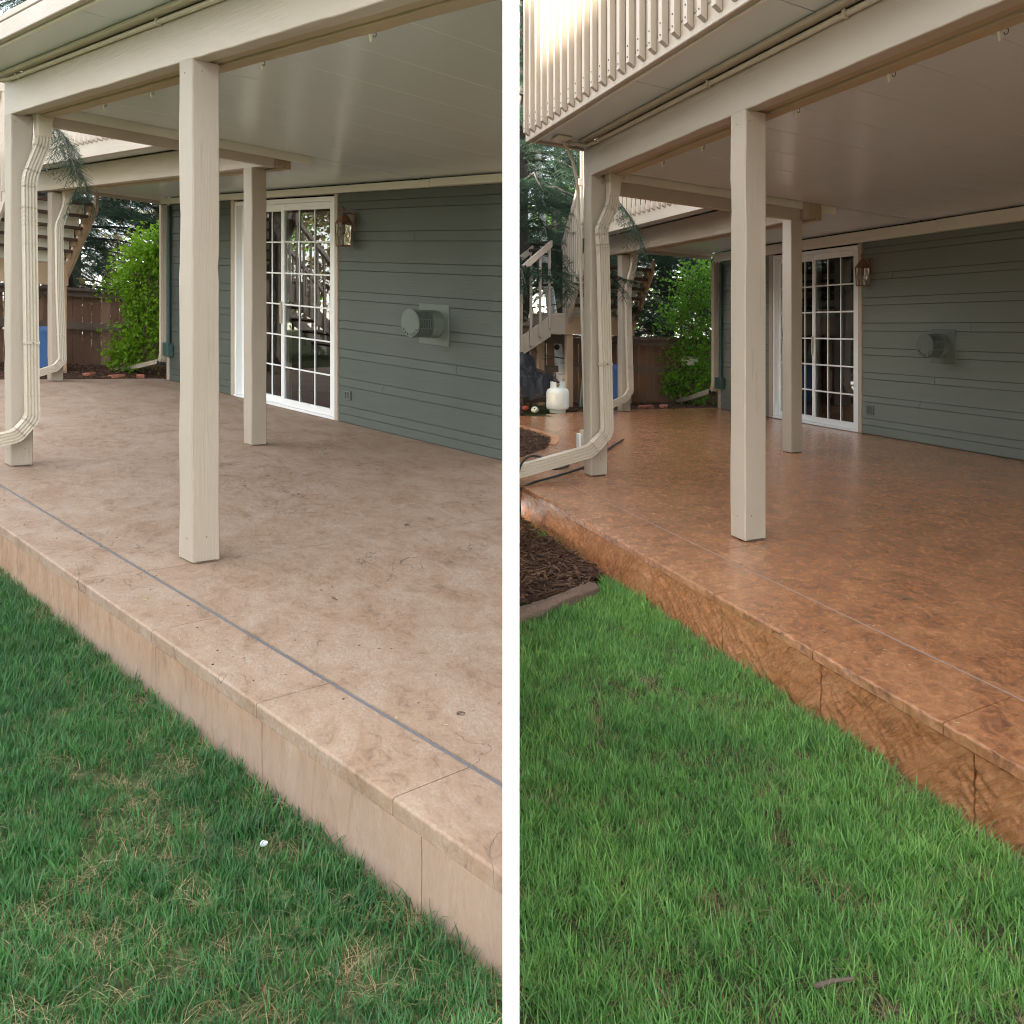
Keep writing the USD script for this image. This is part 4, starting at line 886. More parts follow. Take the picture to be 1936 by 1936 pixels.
i, j = np.meshgrid(np.arange(n - 1), np.arange(n - 1), indexing='ij'); k = (i * n + j).ravel()
t.add('cover', (np.stack([x, y, z], -1).reshape(-1, 3), np.c_[k, k + n, k + n + 1, k + 1]), M['cloth'], smooth=True)

t = Thing('garden_ornament', 'small white spotted ornament with a red cap by the wicker chair', 'ornament', None, PR, (-6.32, 1.10, -.02), rigid=True)
t.add('head', vf(trimesh.creation.icosphere(3, .045)) [0] * [1.25, 1, .85] + [0, .06, .06] if False else (vf(trimesh.creation.icosphere(3, .045))[0] * [1.25, 1, .85] + [0, .06, .06], vf(trimesh.creation.icosphere(3, .045))[1]), M['tank'], smooth=True)
t.add('cap', (vf(trimesh.creation.icosphere(3, .036))[0] * [1, 1, .8] + [0, -.06, .085], vf(trimesh.creation.icosphere(3, .036))[1]), M['red'], smooth=True)
for q in ((.05, .04, .08), (.06, .07, .06), (.045, .085, .085)): t.add('spot', (vf(trimesh.creation.icosphere(1, .009))[0] + q, vf(trimesh.creation.icosphere(1, .009))[1]), M['black'])

t = Thing('folded_grill_lid', 'grey folded metal panel leaning behind the landing post', 'panel', None, PR, (-6.80, 2.10, -.03), rigid=True, rz=.15)
t.add('panel', vf(Manifold.hull_points(np.array([(x, y, z) for z, o in ((0.02, 0), (.42, .07)) for x in (-.02 + o, .015 + o) for y in (-.06, .05)]))), M['grey_green'])
t.add('frame', tube([(.03, .06, .0), (.09, .065, .44)], .012, 8), M['tank'])
t.add('foot', box(-.05, .08, -.08, .08, 0, .05, .01), M['black'])

# black cable looping over the downspout
t = Thing('extension_cable', 'black cable running from the patio over the downspout end', 'cable', None, PR, (-2.3, .1, .0))
c = [(-4.6, 1.3, .012), (-3.6, .75, .012), (-2.75, .22, .012), (-2.2, -.06, .014), (-1.95, -.28, .05), (-1.87, -.40, .16), (-1.80, -.52, .175), (-1.735, -.60, .13), (-1.72, -.63, .0), (-1.72, -.62, -.05)]
t.add('cable', tube(smooth_path(c, 6, .45), .0085, 8), M['black'], smooth=True)
t = Thing('extension_cable', 'second black cable lying beside the first near the outlet box', 'cable', None, PR, (-2.6, .3, .0))
t.add('cable', tube(smooth_path([(-3.5, 1.1, .012), (-2.75, .50, .012), (-2.2, .12, .012), (-1.95, -.20, .012), (-1.75, -.5, .012), (-1.715, -.615, -.02)], 6, .45), .0085, 8), M['black'], smooth=True)

# a pale box half hidden in the bush
for P, (x, y, z) in ((PL, (-9.1, 3.62, .78)), (PR, (-7.0, 4.08, .60))):
    t = Thing('utility_box', f'pale box with a red cap half hidden in the bush behind the {DULL[P.key]}', 'utility box', None, P, (x, y, z), rigid=True)
    t.add('case', box(-.06, .06, -.11, .11, -.05, .09, .02), M['cream']); t.add('cap', box(.061, .072, -.10, -.055, .05, .08, .006), M['red'])
    t.add('stand', tube([(0, 0, -.75), (0, 0, -.05)], .025, 8), M['dark_steel'])

# bricks in the mulch
for P, spots in ((PL, ((-8.32, 3.02, .3), (-8.35, 3.36, 1.2), (-8.55, 2.75, .8))), (PR, ((-6.62, 3.05, .2), (-6.6, 3.35, 1.0)))):
    for i, (x, y, a) in enumerate(spots):
        t = Thing('loose_brick', f'{("red", "second red", "third red")[i]} brick from the left lying in the mulch behind the {DULL[P.key]}', 'brick', 'loose bricks', P, (x, y, gz(P, np.array([x]), np.array([y]))[0] + .0), rigid=True, rz=a)
        t.add('brick', box(-.05, .05, -.10, .10, 0, .065, .006), M['brick'])

# ------------------------------------------------------------------ mulch
def mulch(P, poly, label, n, name='mulch_bed', lift=.004, proto=[]):
    t = Thing(name, label, 'mulch', None, P, (*np.array(poly.centroid.coords[0]), -.1), kind='structure')
    x0, y0, x1, y1 = poly.bounds; st = .06
    tri = trimesh.creation.triangulate_polygon(poly.segmentize(.15), engine='earcut')
    tm = trimesh.Trimesh(np.c_[tri[0], np.zeros(len(tri[0]))], tri[1], process=False).subdivide_to_size(.16) if False else None
    gx, gy = np.meshgrid(np.arange(x0, x1, st), np.arange(y0, y1, st), indexing='ij'); V = []; F = []; idx = {}
    from shapely import contains_xy
    inside = contains_xy(poly, gx + st / 2, gy + st / 2)
    z = gz(P, gx, gy) + lift + .014 + fbm(np.stack([gx * 9, gy * 9, gx * 0], -1), 3, 4) * .03
    ny = gx.shape[1] + 1
    X, Y = np.meshgrid(np.r_[np.arange(x0, x1, st), x1], np.r_[np.arange(y0, y1, st), y1], indexing='ij')
    Z = gz(P, X, Y) + lift + .016 + (fbm(np.stack([X * 9, Y * 9, X * 0], -1), 3, 4) - .3) * .03
    ii, jj = np.nonzero(inside); k = ii * X.shape[1] + jj
    f = np.c_[k, k + X.shape[1], k + X.shape[1] + 1, k + 1]
    used_v, inv = np.unique(f, return_inverse=True)
    t.add('mulch', (np.stack([X, Y, Z], -1).reshape(-1, 3)[used_v], inv.reshape(f.shape)), M['mulch'], smooth=True)
    # loose chips
    pts = np.c_[rng.uniform(x0, x1, n * 4), rng.uniform(y0, y1, n * 4)]; pts = pts[contains_xy(poly, pts[:, 0], pts[:, 1])][:n]
    w = P.W(np.c_[pts, gz(P, pts[:, 0], pts[:, 1]) + lift + .03 + .01 * rng.random(len(pts))])
    keep = P.side * (w[:, 0] - CUT[P.key]) > .02; w = w[keep]
    scatter('mulch_chips', w, [(chip_proto(i), 'chip', 1) for i in range(6)], 'loose bark chips on the ' + label, tilt=.5, smin=.6, smax=1.8)

def chip_proto(i):
    r = np.random.default_rng(100 + i); l, w, h = r.uniform(.02, .055), r.uniform(.004, .010), r.uniform(.002, .005)
    return vf(Manifold.hull_points(np.array([(sx * l / 2 * r.uniform(.7, 1), sy * w / 2 * r.uniform(.4, 1), sz * h / 2) for sx in (-1, 1) for sy in (-1, 1) for sz in (-1, 1)])))

def quat(axis, ang):
    h = ang / 2; s = np.sin(h); return np.c_[np.cos(h), axis * s[:, None]]
def qmul(a, b):
    w1, x1, y1, z1 = a.T; w2, x2, y2, z2 = b.T
    return np.stack([w1 * w2 - x1 * x2 - y1 * y2 - z1 * z2, w1 * x2 + x1 * w2 + y1 * z2 - z1 * y2, w1 * y2 - x1 * z2 + y1 * w2 + z1 * x2, w1 * z2 + x1 * y2 - y1 * x2 + z1 * w2], 1)

def scatter(name, pos, protos, label=None, parent=None, tilt=.1, smin=.7, smax=1.3, quats=None, scales=None, cat=None, weights=None, which=None):
    """Many small pieces: a PointInstancer. protos: (mesh, material name, weight)."""
    up = parent or '/World'
    path = up + '/' + numbered(up, name)
    pi = UsdGeom.PointInstancer.Define(stage, path); n = len(pos)
    rel = pi.CreatePrototypesRel()
    UsdGeom.Scope.Define(stage, path + '/pieces')
    for i, (m, mat, wt) in enumerate(protos):
        q = usdkit.mesh(stage, f'{path}/pieces/piece_{i:03d}', m, M[mat], False); rel.AddTarget(q.GetPath())
    wts = np.array([p[2] for p in protos], float); wts /= wts.sum()
    idx = rng.choice(len(protos), n, p=wts) if which is None else which
    if quats is None:
        az = rng.uniform(0, 2 * np.pi, n); ta = rng.uniform(0, 2 * np.pi, n); tl = np.abs(rng.normal(0, tilt, n))
        quats = qmul(quat(np.c_[np.cos(ta), np.sin(ta), 0 * ta], tl), quat(np.tile([0, 0, 1.], (n, 1)), az))
    if scales is None: scales = rng.uniform(smin, smax, n)
    pi.CreateProtoIndicesAttr(Vt.IntArray.FromNumpy(np.asarray(idx, np.int32)))
    pi.CreatePositionsAttr(Vt.Vec3fArray.FromNumpy(np.asarray(pos, np.float32)))
    pi.CreateOrientationsAttr(Vt.QuathArray([Gf.Quath(float(a), float(b), float(c), float(d)) for a, b, c, d in quats]))
    s = np.asarray(scales, np.float32); s = np.repeat(s[:, None], 3, 1) if s.ndim == 1 else s
    pi.CreateScalesAttr(Vt.Vec3fArray.FromNumpy(np.ascontiguousarray(s)))
    if label: tag(pi.GetPrim(), label, cat or 'ground cover', None, 'stuff')
    else: tag(pi.GetPrim(), None, None, None, 'stuff')
    return path

BED_R = Polygon([(-1.9, -.64), (-.40, -.62), (-.29, -.63), (-.16, -.75), (-.10, -.90), (-.05, -1.05), (-.06, -1.4), (-1.6, -1.8), (-3.6, -1.2)])
mulch(PR, BED_R, 'brown bark mulch bed against the orange kerb beside the partition', 5200)
mulch(PR, Polygon([(-2.62, -.60), (-2.9, -.20), (-3.26, .16), (-3.77, .42), (-4.2, .51), (-5.02, .46), (-5.5, .26), (-6.2, -.6), (-4, -1.6)]), 'dark mulch of the curved planting bed cut into the orange patio', 2500)
mulch(PR, Polygon([(-6.42, 2.6), (-6.32, 4.04), (-6.3, 5.5), (-7.1, 5.5), (-7.6, 2.7), (-7.8, 1.9), (-6.5, 1.8)]), 'leaf-strewn mulch strip before the fence behind the glossy orange patio', 1500)
mulch(PL, Polygon([(-8.06, 1.2), (-8.11, 3.5), (-8.0, 5.5), (-9.8, 5.5), (-10.5, 1.6)]), 'leaf-strewn mulch strip before the fence behind the dusty unsealed patio', 2500)

# stone edging between mulch and lawn
t = Thing('edging_stone', 'long dark brown edging stone curving between mulch and bright lawn', 'edging', None, PR, (-.05, -.95, -.16))
pts = smooth_path([(.10, -1.45, -.19), (.055, -1.2, -.19), (.025, -1.08, -.19), (-.05, -.92, -.19), (-.12, -.76, -.19)], 6, .45)
v, f = sweep([(-.03, -.03), (.03, -.03), (.034, .012), (.018, .034), (-.018, .034), (-.034, .012)], pts, (0, 0, 1))
v, f = vf(trimesh.remesh.subdivide(v, f)[:2]); v, f = vf(trimesh.remesh.subdivide(v, f)[:2]); v = v + (np.stack([noise(v * 14, 1), noise(v * 14, 2), noise(v * 40, 3)], 1) - .5) * .012
t.add('stone', (v, f), M['stone'], smooth=60)

# ------------------------------------------------------------------ grass
def blade(r, l, w, lean, az, x, y):
    n = 4; s = np.linspace(0, 1, n); V = []
    d = np.array([math.cos(az), math.sin(az)]); sd = np.array([-d[1], d[0]])
    for q in s:
        o = lean * l * q ** 1.8; h = l * q * (1 - .25 * lean * q); wd = w * (1 - q ** 2.2) * .5
        c = np.array([x, y]) + d * o
        V += [(*(c - sd * wd), h), (*(c + sd * wd), h)]
    V = V[:-1]
    F = [(0, 1, 3), (0, 3, 2), (2, 3, 5), (2, 5, 4), (4, 5, 6)]
    return V, F
def clump(seed, n, l0, l1, w0, w1, rad, lean):
    r = np.random.default_rng(seed); V = []; F = []
    for _ in range(n):
        a, q = r.uniform(0, 2 * np.pi), rad * math.sqrt(r.random())
        v, f = blade(r, r.uniform(l0, l1), r.uniform(w0, w1), abs(r.normal(lean, .25)), r.uniform(0, 2 * np.pi), q * math.cos(a), q * math.sin(a))
        F += [tuple(np.array(t) + len(V)) for t in f]; V += v
    return np.array(V), np.array(F)
def lawn_grass(P, label, mat, dens, extra=None):
    s = P.side; g = P.g; N = int(dens * 26)
    y = rng.uniform(1.62, 8.0, N); x = rng.uniform(0, 1, N) * (.575 * y + .12) * s + CUT[P.key] + .004 * s
    w = np.c_[x, y]; w = w[rng.random(N) < (.575 * y + .12) / (.575 * 8 + .12)]
    q = P.L(w); ok = q[:, 1] < g['y0'] - .012
    from shapely import contains_xy
    if P is PR: ok &= ~contains_xy(BED_R.buffer(.02), q[:, 0], q[:, 1])
    else: ok &= q[:, 0] > -3.4
    w, q = w[ok], q[ok]
    z = P.W(np.c_[q, gz(P, q[:, 0], q[:, 1])])[:, 2] + (fbm(np.c_[w * 3.1, 0 * w[:, :1]], 3, 5) - .5) * .03
    patch = fbm(np.c_[w * 2.6, 0 * w[:, :1]], 3, 31); thin = fbm(np.c_[w * 6.5, 0 * w[:, :1]], 3, 41)
    kd = g['y0'] - q[:, 1]
    keep = rng.random(len(w)) < np.clip(1.25 - 2.6 * np.clip(thin - .53, 0, 1) * 2.2, .45, 1)
    far = np.clip(1.25 - .07 * w[:, 1], .6, 1); keep &= rng.random(len(w)) < far
    w, z, patch, thin, kd = w[keep], z[keep], patch[keep], thin[keep], kd[keep]
    n = len(w)
    straw = rng.random(n) < np.clip((thin - .46) * 1.6, .09, .36) * (1.0 if P is PL else .75)
    straw |= rng.random(n) < np.clip(.5 - kd * 7, 0, .45)
    which = np.where(straw, 8 + rng.integers(0, 3, n), rng.integers(0, 8, n))
    sc = rng.uniform(.65, 1.2, n) * (.75 + .55 * patch) * np.where(kd < .12, 1.25, 1.0)
    sc = np.where(straw, sc * .85, sc)
    protos = [(clump(200 + i, 17, .014, .046, .0019, .0034, .034, .55), mat, 1) for i in range(6)] + [(clump(300 + i, 8, .035, .066, .0024, .0038, .024, .6), mat, 1) for i in range(2)]
    protos += [(clump(400 + i, 16, .014, .055, .0012, .0022, .038, 1.6), 'dry', 1) for i in range(3)]
    scatter('grass', np.c_[w, z - .002], protos, label, tilt=.12, scales=sc, which=which, cat='grass')
lawn_grass(PL, 'dark green shaded grass blades of the lawn below the dusty kerb', 'grassL', 3300)
lawn_grass(PR, 'lighter green grass blades of the lawn below the glossy orange kerb', 'grassR', 4000)

# ------------------------------------------------------------------ trees and shrubs
def leaf_cluster(seed, n, size, spread):
    r = np.random.default_rng(seed); V = []; F = []
    for _ in range(n):
        c = r.normal(0, spread, 3); a = r.normal(0, 1, 3); a /= np.linalg.norm(a); b = np.cross(a, r.normal(0, 1, 3)); b /= np.linalg.norm(b); m = np.cross(a, b)
        s = size * r.uniform(.6, 1.2); k = len(V)
        V += [c, c + a * s * .5 + b * s * .38 + m * s * .12, c + a * s * 1.1, c + a * s * .5 - b * s * .38 + m * s * .12]
        F += [(k, k + 1, k + 2), (k, k + 2, k + 3)]
    return np.array(V), np.array(F)
def sprig(seed, L=.5, twigs=7, per=42, nl=.022):
    """A spruce spray: a stem along +x, side twigs, needles all round."""
    r = np.random.default_rng(seed); V = []; F = []
    def needles(p, q, n):
        d = (q - p) / np.linalg.norm(q - p)
        for _ in range(n):
            c = p + (q - p) * r.random(); a = r.normal(0, 1, 3); a = a - d * (a @ d); a /= np.linalg.norm(a); u = d * .75 + a * .8; u /= np.linalg.norm(u); b = np.cross(u, a) * .0016; k = len(V)
            V.extend([c - b, c + b, c + u * nl * r.uniform(.7, 1.2)]); F.append((k, k + 1, k + 2))
    def stem(p, q, w):
        d = q - p; s = np.cross(d, [0, 0, 1.]); s = s / (np.linalg.norm(s) + 1e-9) * w; k = len(V); V.extend([p - s, p + s, q]); F.append((k, k + 1, k + 2))
    pts = [np.array([L * i / 8, 0, -.10 * L * (i / 8) ** 2]) for i in range(9)]
    for p, q in zip(pts[:-1], pts[1:]): stem(p, q, .003); needles(p, q, per)
    for i in range(twigs):
        for s in (-1, 1):
            k = 1 + int(i * 6 / twigs); p = pts[k] + (pts[k + 1] - pts[k]) * r.random(); l = L * (.48 - .055 * i) * r.uniform(.7, 1.2)
            q = p + np.array([l * .75, s * l * .7, -l * r.uniform(.05, .35)]); stem(p, q, .002); needles(p, q, int(per * 1.6))
    return np.array(V), np.array(F)
SPRIGS = [(sprig(500 + i), 'needle', 1) for i in range(3)]
def dirs_to_quat(d, roll=None):
    d = d / np.linalg.norm(d, axis=1)[:, None]; n = len(d)
    yaw = np.arctan2(d[:, 1], d[:, 0]); pit = -np.arcsin(np.clip(d[:, 2], -1, 1))
    q = qmul(quat(np.tile([0, 0, 1.], (n, 1)), yaw), quat(np.tile([0, 1., 0], (n, 1)), pit))
    return qmul(q, quat(np.tile([1., 0, 0], (n, 1)), rng.uniform(-.5, .5, n) if roll is None else roll))

def limb(p, q, r0, r1, bend=0, n=7, seed=0):
    r = np.random.default_rng(seed); u = np.linspace(0, 1, n)[:, None]; p, q = np.array(p, float), np.array(q, float)
    path = p + (q - p) * u + (r.normal(0, 1, (n, 3)) * .02 * np.linalg.norm(q - p)) * np.sin(u * np.pi) + np.array([0, 0, bend]) * np.sin(u * np.pi)
    return tube(path, r0 + (r1 - r0) * u[:, 0], 8)

def spruce(at, h, rad, z_low, n, label, seed, trunk=.16, dead=0, group=None, sx=1.0):
    """at: the foot in metres. Whorls of drooping boughs, each a limb with sprays along it."""
    r = np.random.default_rng(seed); t = Thing('spruce_tree', label, 'tree', group, None, at)
    k = 26
    V, F = tube(np.c_[np.cumsum(r.normal(0, .012, k)), np.cumsum(r.normal(0, .012, k)), np.linspace(-.2, h, k)], np.linspace(trunk, .02, k), 14)
    c = V.copy(); V[:, :2] += (np.stack([noise(c * [9, 9, 5], 3), noise(c * [9, 9, 5], 8)], 1) - .5) * trunk * .35
    t.add('trunk', (V, F), M['bark'], smooth=60)
    br = []; pos = []; dr = []
    z = z_low
    while z < h - .3:
        for _ in range(5):
            a = r.uniform(0, 2 * np.pi); l = rad * (1 - (z - z_low) / (h - z_low)) ** .75 * r.uniform(.65, 1.1) + .2
            d = np.array([math.cos(a) * sx, math.sin(a), 0]); p = np.array([0, 0, z + r.uniform(-.1, .1)]); q = p + d * l + [0, 0, -.28 * l + r.uniform(-.1, .15) * l]
            br.append(limb(p, q, .022 * l / rad + .006, .004, .10 * l, 5, int(r.integers(1e6))))
            m = max(3, int(l / .13))
            for u in np.linspace(.22, 1, m):
                for _ in range(2):
                    pos.append(p + (q - p) * u + [0, 0, .10 * l * math.sin(u * np.pi)]); e = r.uniform(-1.1, 1.1); dd = np.array([d[0] * math.cos(e) - d[1] * math.sin(e), d[0] * math.sin(e) + d[1] * math.cos(e), r.uniform(-.75, -.05)]); dr.append(dd)
        z += r.uniform(.16, .30)
    t.add('boughs', join(*br), M['bark'])
    if dead:
        bs = []
        for _ in range(dead):
            a = r.uniform(0, 2 * np.pi); zz = r.uniform(.4, z_low); l = r.uniform(.5, 1.6); p = np.array([0, 0, zz]); q = p + [math.cos(a) * l, math.sin(a) * l, r.uniform(-.5, .1) * l]
            bs.append(limb(p, q, .016, .004, .05, 5, int(r.integers(1e6))))
            for _ in range(5):
                u = r.uniform(.3, 1); b = p + (q - p) * u; bs.append(limb(b, b + r.normal(0, .22, 3), .006, .002, 0, 4, int(r.integers(1e6))))
        t.add('dead_branches', join(*bs), M['twig'])
    pos = np.array(pos); dr = np.array(dr); pick = rng.permutation(len(pos))[:n]
    scatter('crown', pos[pick], SPRIGS, None, t.path, quats=dirs_to_quat(dr[pick]), scales=rng.uniform(.8, 1.4, len(pick)))
    return t

def leafy_tree(at, h, blobs, n, mat, label, seed, trunk=.10, size=.055, cat='tree', name='leafy_tree', group=None, stems=1, clump_n=10, spread=.07):
    r = np.random.default_rng(seed); t = Thing(name, label, cat, group, None, at)
    ls = []
    for s in range(stems):
        top = np.array([r.normal(0, .1 * h) * (stems > 1) * .6, r.normal(0, .1 * h) * (stems > 1) * .6, h * .8]); ls.append(limb((r.normal(0, .05) * (stems > 1), r.normal(0, .05) * (stems > 1), -.15), top, trunk, trunk * .25, 0, 9, seed + s))
    t.add('trunk', join(*ls), M['twig'] if stems > 1 else M['bark'], smooth=60)
    lim = []
    P_ = []
    tot = sum(b[3] ** 2 for b in blobs)
    for (x, y, z, q) in blobs:
        c = np.array([x, y, z]); lim.append(limb((0, 0, max(.1, min(z * .55, h * .6))), c, trunk * .45, .006, .05, 6, int(r.integers(1e6))))
        k = int(n * q * q / tot); d = r.normal(0, 1, (k, 3)); d /= np.linalg.norm(d, axis=1)[:, None]; rr = q * r.random(k) ** .45; p = c + d * rr[:, None] * [1, 1, .85]
        p += (np.stack([noise(p * 3 / max(q, .2), 1), noise(p * 3 / max(q, .2), 2), noise(p * 3 / max(q, .2), 3)], 1) - .5) * q * .9
        P_.append(p)
        for _ in range(4): e = c + r.normal(0, q * .5, 3); lim.append(limb(c, e, .010, .003, 0, 4, int(r.integers(1e6))))
    t.add('branches', join(*lim), M['twig'])
    P_ = np.vstack(P_)
    scatter('crown', P_, [(leaf_cluster(700 + seed * 7 + i, clump_n, size, spread), mat, 1) for i in range(3)], None, t.path, tilt=3., smin=.7, smax=1.3)
    return t

def wp(P, x, y, z=None):
    zz = gz(P, np.array([x]), np.array([y]))[0] if z is None else z
    return P.W((x, y, zz))[0]

# the bright bush at the house corner
for P, (x, y), s in ((PL, (-8.95, 3.62), 1.0), (PR, (-6.98, 4.12), 1.12)):
    b = [(0, 0, 1.75, .38), (.22, .1, 1.45, .42), (-.18, .05, 1.3, .36), (.1, -.05, .95, .40), (-.12, .1, .6, .36), (.22, 0, .55, .34), (-.05, -.05, .25, .30), (.3, .1, 2.0, .30), (-.3, 0, .35, .22)]
    k = s * (.92 if P is PL else 1.06)
    leafy_tree(wp(P, x, y), 1.9 * k, [tuple(np.array(q) * k) for q in b], 700, 'lime' if P is PL else 'bush', f'bright green leafy bush at the house corner behind the {DULL[P.key]}', 3 + (P is PR), .02, .058, 'bush', 'leafy_bush', None, 4, 9, .06)

# spruces: behind the fence of each place, and the big one overhanging the right-hand stairs
spruce(tuple(wp(PL, -11.6, 3.35, -.1)), 7.5, 2.0, 1.9, 3200, 'dark spruce trunk with bare lower branches behind the fence of the dusty patio', 21, .26, 26)
spruce(tuple(wp(PR, -9.1, 3.95, -.1)), 7.5, 1.9, 2.2, 2600, 'dark spruce behind the fence of the glossy orange patio', 22, .24, 26)
spruce(tuple(wp(PR, -7.9, 1.55, -.1)), 7.5, 1.75, 2.15, 3600, 'big spruce overhanging the stairs at the left of the glossy orange patio', 23, .15, 6)

for i, (x, y, h, rr, zl) in enumerate(((-9.2, 19.5, 9, 2.2, .8), (-6.6, 20.5, 9, 2.2, .7), (3.4, 20.5, 9, 2.4, .7), (1.0, 20.0, 9, 2.0, 2.8), (5.4, 19.5, 8, 2.0, .9), (-6.5, -9.0, 9, 2.4, .8))):
    spruce((x, y, .2 if y > 0 else -.2), h, rr, zl, 1900, ('deep green', 'shaggy', 'blue-green', 'slim', 'low dark', 'broad', 'tall', 'third')[i] + ' spruce ' + ('filling the view beyond the fence' if y > 0 else 'behind the viewer'), 80 + i, .16, 8 if y > 0 else 0)

# hanging sprays between the posts
for P, pts, lab in ((PL, [(-5.6, 1.15, 2.95), (-5.0, 1.15, 2.72), (-4.45, 1.05, 2.45), (-4.05, 1.0, 2.12)], 'drooping spruce branch hanging behind the corner downspout of the dusty patio'), (PR, [(-4.9, 1.35, 2.65), (-4.4, 1.42, 2.42), (-4.0, 1.45, 2.15), (-3.77, 1.45, 1.86)], 'drooping spruce branch hanging behind the corner downspout of the orange patio')):
    w = P.W(np.array(pts)); t = Thing('spruce_branch', lab, 'branch', None, None, tuple(w[0]))
    path = smooth_path(w - w[0], 5, .45); t.add('stem', tube(path, np.linspace(.010, .002, len(path)), 6), M['bark'])
    pos, dr = [], []
    for i in range(1, len(path)):
        d = path[i] - path[i - 1]
        for s in (-1, 0, 1): e = s * .8 + rng.normal(0, .2); pos.append(path[i]); dr.append([d[0] * math.cos(e) - d[1] * math.sin(e), d[0] * math.sin(e) + d[1] * math.cos(e), d[2] - .5 * abs(np.linalg.norm(d))])
    scatter('needles', np.array(pos), SPRIGS, None, t.path, quats=dirs_to_quat(np.array(dr)), scales=rng.uniform(.45, .85, len(pos)))

# white birch behind the stairs
t = Thing('birch_tree', 'white birch trunk with black scars behind the stairs of the orange patio', 'tree', None, None, tuple(wp(PR, -7.72, 2.15, -.12)))
b0 = wp(PR, -7.72, 2.15, -.12); path = smooth_path(np.array([wp(PR, *q) for q in ((-7.72, 2.17, -.2), (-7.74, 2.13, .30), (-7.79, 2.05, .83), (-7.84, 1.97, 1.5), (-7.90, 1.88, 2.3), (-7.96, 1.80, 3.6), (-8.0, 1.8, 5.5))]) - b0, 6, .45)
t.add('trunk', tube(path, np.linspace(.125, .04, len(path)), 14), M['birch'], smooth=True)
a = path[9]; t.add('branch_scar', (vf(trimesh.creation.icosphere(2, .05))[0] * [1, .5, 1] + a + [0, -.10, 0], vf(trimesh.creation.icosphere(2, .05))[1]), M['bark'], smooth=True)

# trees farther off, all round the yards
# unseen house-shaped block added at the left to shade both yards
t = Thing('neighbour_house', 'added unseen house-shaped sun blocker standing left of both yards', 'house', None, None, (-24, 0, 0))
gab = [(-16.13, -.8), (-2.6, -.8), (-2.6, 11.2), (-10.8, 11.6), (-11.0, 11.05), (-12.6, 11.25), (-14.0, 11.8), (-16.13, 12.6)]  # roofline shaped to let a patch of sun onto the railing
HW = paint('pale_blocker_siding', (.52, .50, .45), .6, (1, 22, 22), .4, .05); HR = paint('roof_shingle', (.09, .08, .075), .9, (6, 6, 6), .8, .3)
t.add('wall', prism_x([(y, z) for y, z in gab], -9, 0.0), HW)
t.add('roof', prism_x([(-16.11, 12.62), (-14.0, 11.82), (-14.0, 11.94), (-16.11, 12.74)], -9.2, .05), HR)
t2 = Thing('neighbour_house', 'second added house-shaped sun blocker across a narrow slot at the far left', 'house', None, None, (-18, -16, 0))
t2.add('wall', box(-6, 0, -14, -.40, -.8, 13.2, .02), HW); t2.add('roof', box(-6.2, .2, -14.2, -.40, 13.2, 13.35, .02), HR)  # added blocker; the slot beside it lets a sliver of sun through
for y in (-11, -5):
    for z in (1.0, 4.0, 7.0):
        w_ = t2.add('window', join(box(.002, .06, y - .75, y - .65, z, z + 1.4), box(.002, .06, y + .65, y + .75, z, z + 1.4)), M['white']); t2.add('pane', box(.001, .03, y - .649, y + .649, z, z + 1.4, .001), M['black'], w_)
for y in (-13, -9, -5):
    for z in (1.0, 4.0, 7.0):
        w_ = t.add('window', join(box(0.002, .06, y - .75, y - .65, z, z + 1.4), box(0.002, .06, y + .65, y + .75, z, z + 1.4), box(0.002, .06, y - .649, y + .649, z, z + .09), box(0.002, .06, y - .649, y + .649, z + 1.31, z + 1.4)), M['white'])
        t.add('pane', box(0.001, .035, y - .649, y + .649, z + .091, z + 1.309, .001), M['black'], w_)
far = [(-13.5, 21, 'a'), (-3.4, 23, 'c'), (-.4, 25, 'a'), (2.4, 24, 'b'), (5.5, 24, 'c'), (-18.5, 15, 'b'), (-20, 10, 'c'), (-14.8, 11.6, 'a'), (-14.2, 13.6, 'a'), (-15.4, 9.9, 'a'), (-2.7, 14.7, 'a'), (-4.2, 16.2, 'a'), (-5.4, 17.8, 'a'), (-5, -9, 'a'), (3, -10, 'b'), (10, -7, 'c'), (-11, 15.0, 'a')]
for i, (x, y, k) in enumerate(far):
    r = np.random.default_rng(900 + i); h = r.uniform(4.5, 6.5)
    adj = ('tall ', 'round ', 'loose ', 'bushy ', 'ragged ', 'broad ', 'slender ', 'low ', 'wide ', 'leaning ', 'dense ', 'open ', 'upright ', 'small ', 'straggly ', 'full ', 'airy ')[i]
    blobs = [(r.normal(0, .9), r.normal(0, .9), h * r.uniform(.25, .95), r.uniform(.9, 1.5)) for _ in range(7)]
    lab = {'a': 'pale olive tree', 'b': 'fresh green tree', 'c': 'thin tan-leaved tree'}[k]
    where = ('beyond the fences' if y > 13 else 'at the left of the yards' if x < -8 else 'behind the viewer')
    leafy_tree((x, y, (-.3 if x < 0 else .1)), h, blobs, 420, 'bush' if k == 'b' else 'olive', f'{adj}{lab} standing far off {where}', 40 + i, .12, .13, 'tree', 'yard_tree', 'trees round the yards', 1, 12, .16)

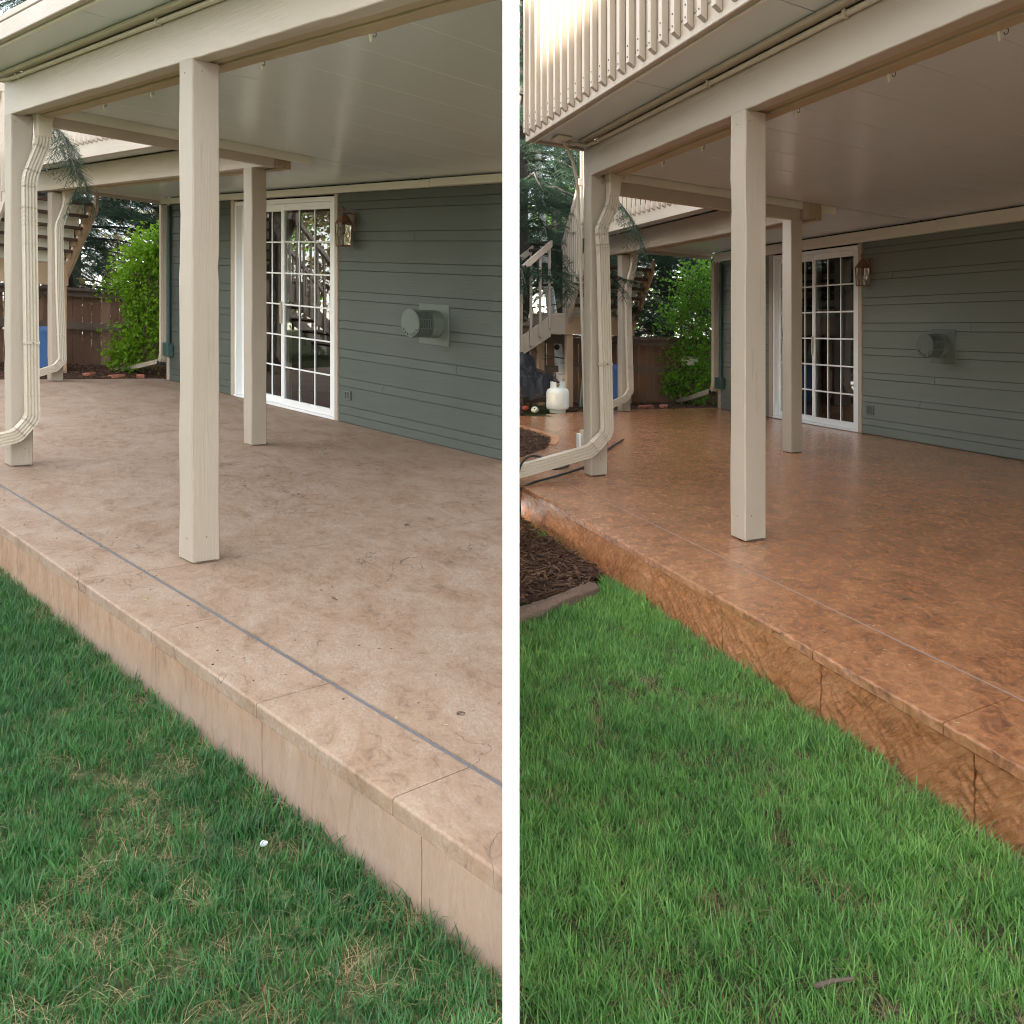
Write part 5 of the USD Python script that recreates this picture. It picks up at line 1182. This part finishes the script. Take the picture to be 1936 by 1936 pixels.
# ------------------------------------------------------------------ litter on lawn and slab
def litter(P, name, lab, cat, at, m, mat, rz=0):
    t = Thing(name, lab, cat, None, P, at, rigid=True, rz=rz); t.add(name, m, M[mat], smooth=True)
v = vf(trimesh.creation.icosphere(3, .011)); vv = v[0] * [1, .8, .45]; vv += (np.stack([noise(vv * 90, q) for q in (1, 2, 3)], 1) - .5) * .014
litter(PL, 'plastic_scrap', 'shiny crumpled clear plastic scrap in the dark grass', 'litter', (1.96, -.67, -.232), (vv, v[1]), 'foil')
litter(PR, 'broken_stick', 'short brown broken stick lying in the bright grass', 'stick', (2.22, -1.30, -.178), limb((-.035, 0, 0), (.035, .01, .012), .005, .003, .004), 'twig', 1.2)
for i, (P, x, y, l, a, mtl, lab) in enumerate(((PL, 2.07, -.03, .026, .4, 'twig', 'dark seed pod on the dusty slab near the partition'), (PL, .91, .27, .045, -.3, 'stone', 'curled brown leaf on the dusty slab past the front post'), (PL, .03, 1.37, .03, .2, 'twig', 'tiny dark twig far across the dusty slab'), (PL, -3.25, .99, .04, .5, 'straw', 'small tan leaf scrap on the dusty slab between the posts'), (PR, 1.16, .10, .03, .6, 'twig', 'short dark twig on the glossy slab'))):
    litter(P, 'leaf_litter', lab, 'leaf litter', (x, y, .004), limb((-l / 2, 0, 0), (l / 2, .004, .003), .0045, .0025, .004), mtl, a)
# grit, needles and dry bits lying on the slabs
for P, x0, x1 in ((PL, -2.2, 2.3), (PR, -1.6, 2.3)):
    n = 170; x = rng.uniform(x0, x1, n); y = P.g['y0'] + .03 + np.abs(rng.normal(0, .8, n)); k = rng.random(n) < .5; y[k] = P.g['y0'] + .03 + (P.g['yj'] - P.g['y0']) * rng.random(k.sum())
    y = np.minimum(y, P.g['wy'] - .1); w = P.W(np.c_[x, y, np.full(n, .0015)]); w = w[P.side * (w[:, 0] - CUT[P.key]) > .03]
    bits = [(np.array(q[0]) * [.28, .5, .5], q[1]) for q in (chip_proto(i) for i in range(4))]
    scatter('slab_grit', w, [(b, m, 1) for b, m in zip(bits, ('straw', 'straw', 'chip', 'twig'))], f'tiny dry bits and grit scattered over the {DULL[P.key]}', tilt=.05, smin=.5, smax=1.2, cat='grit')
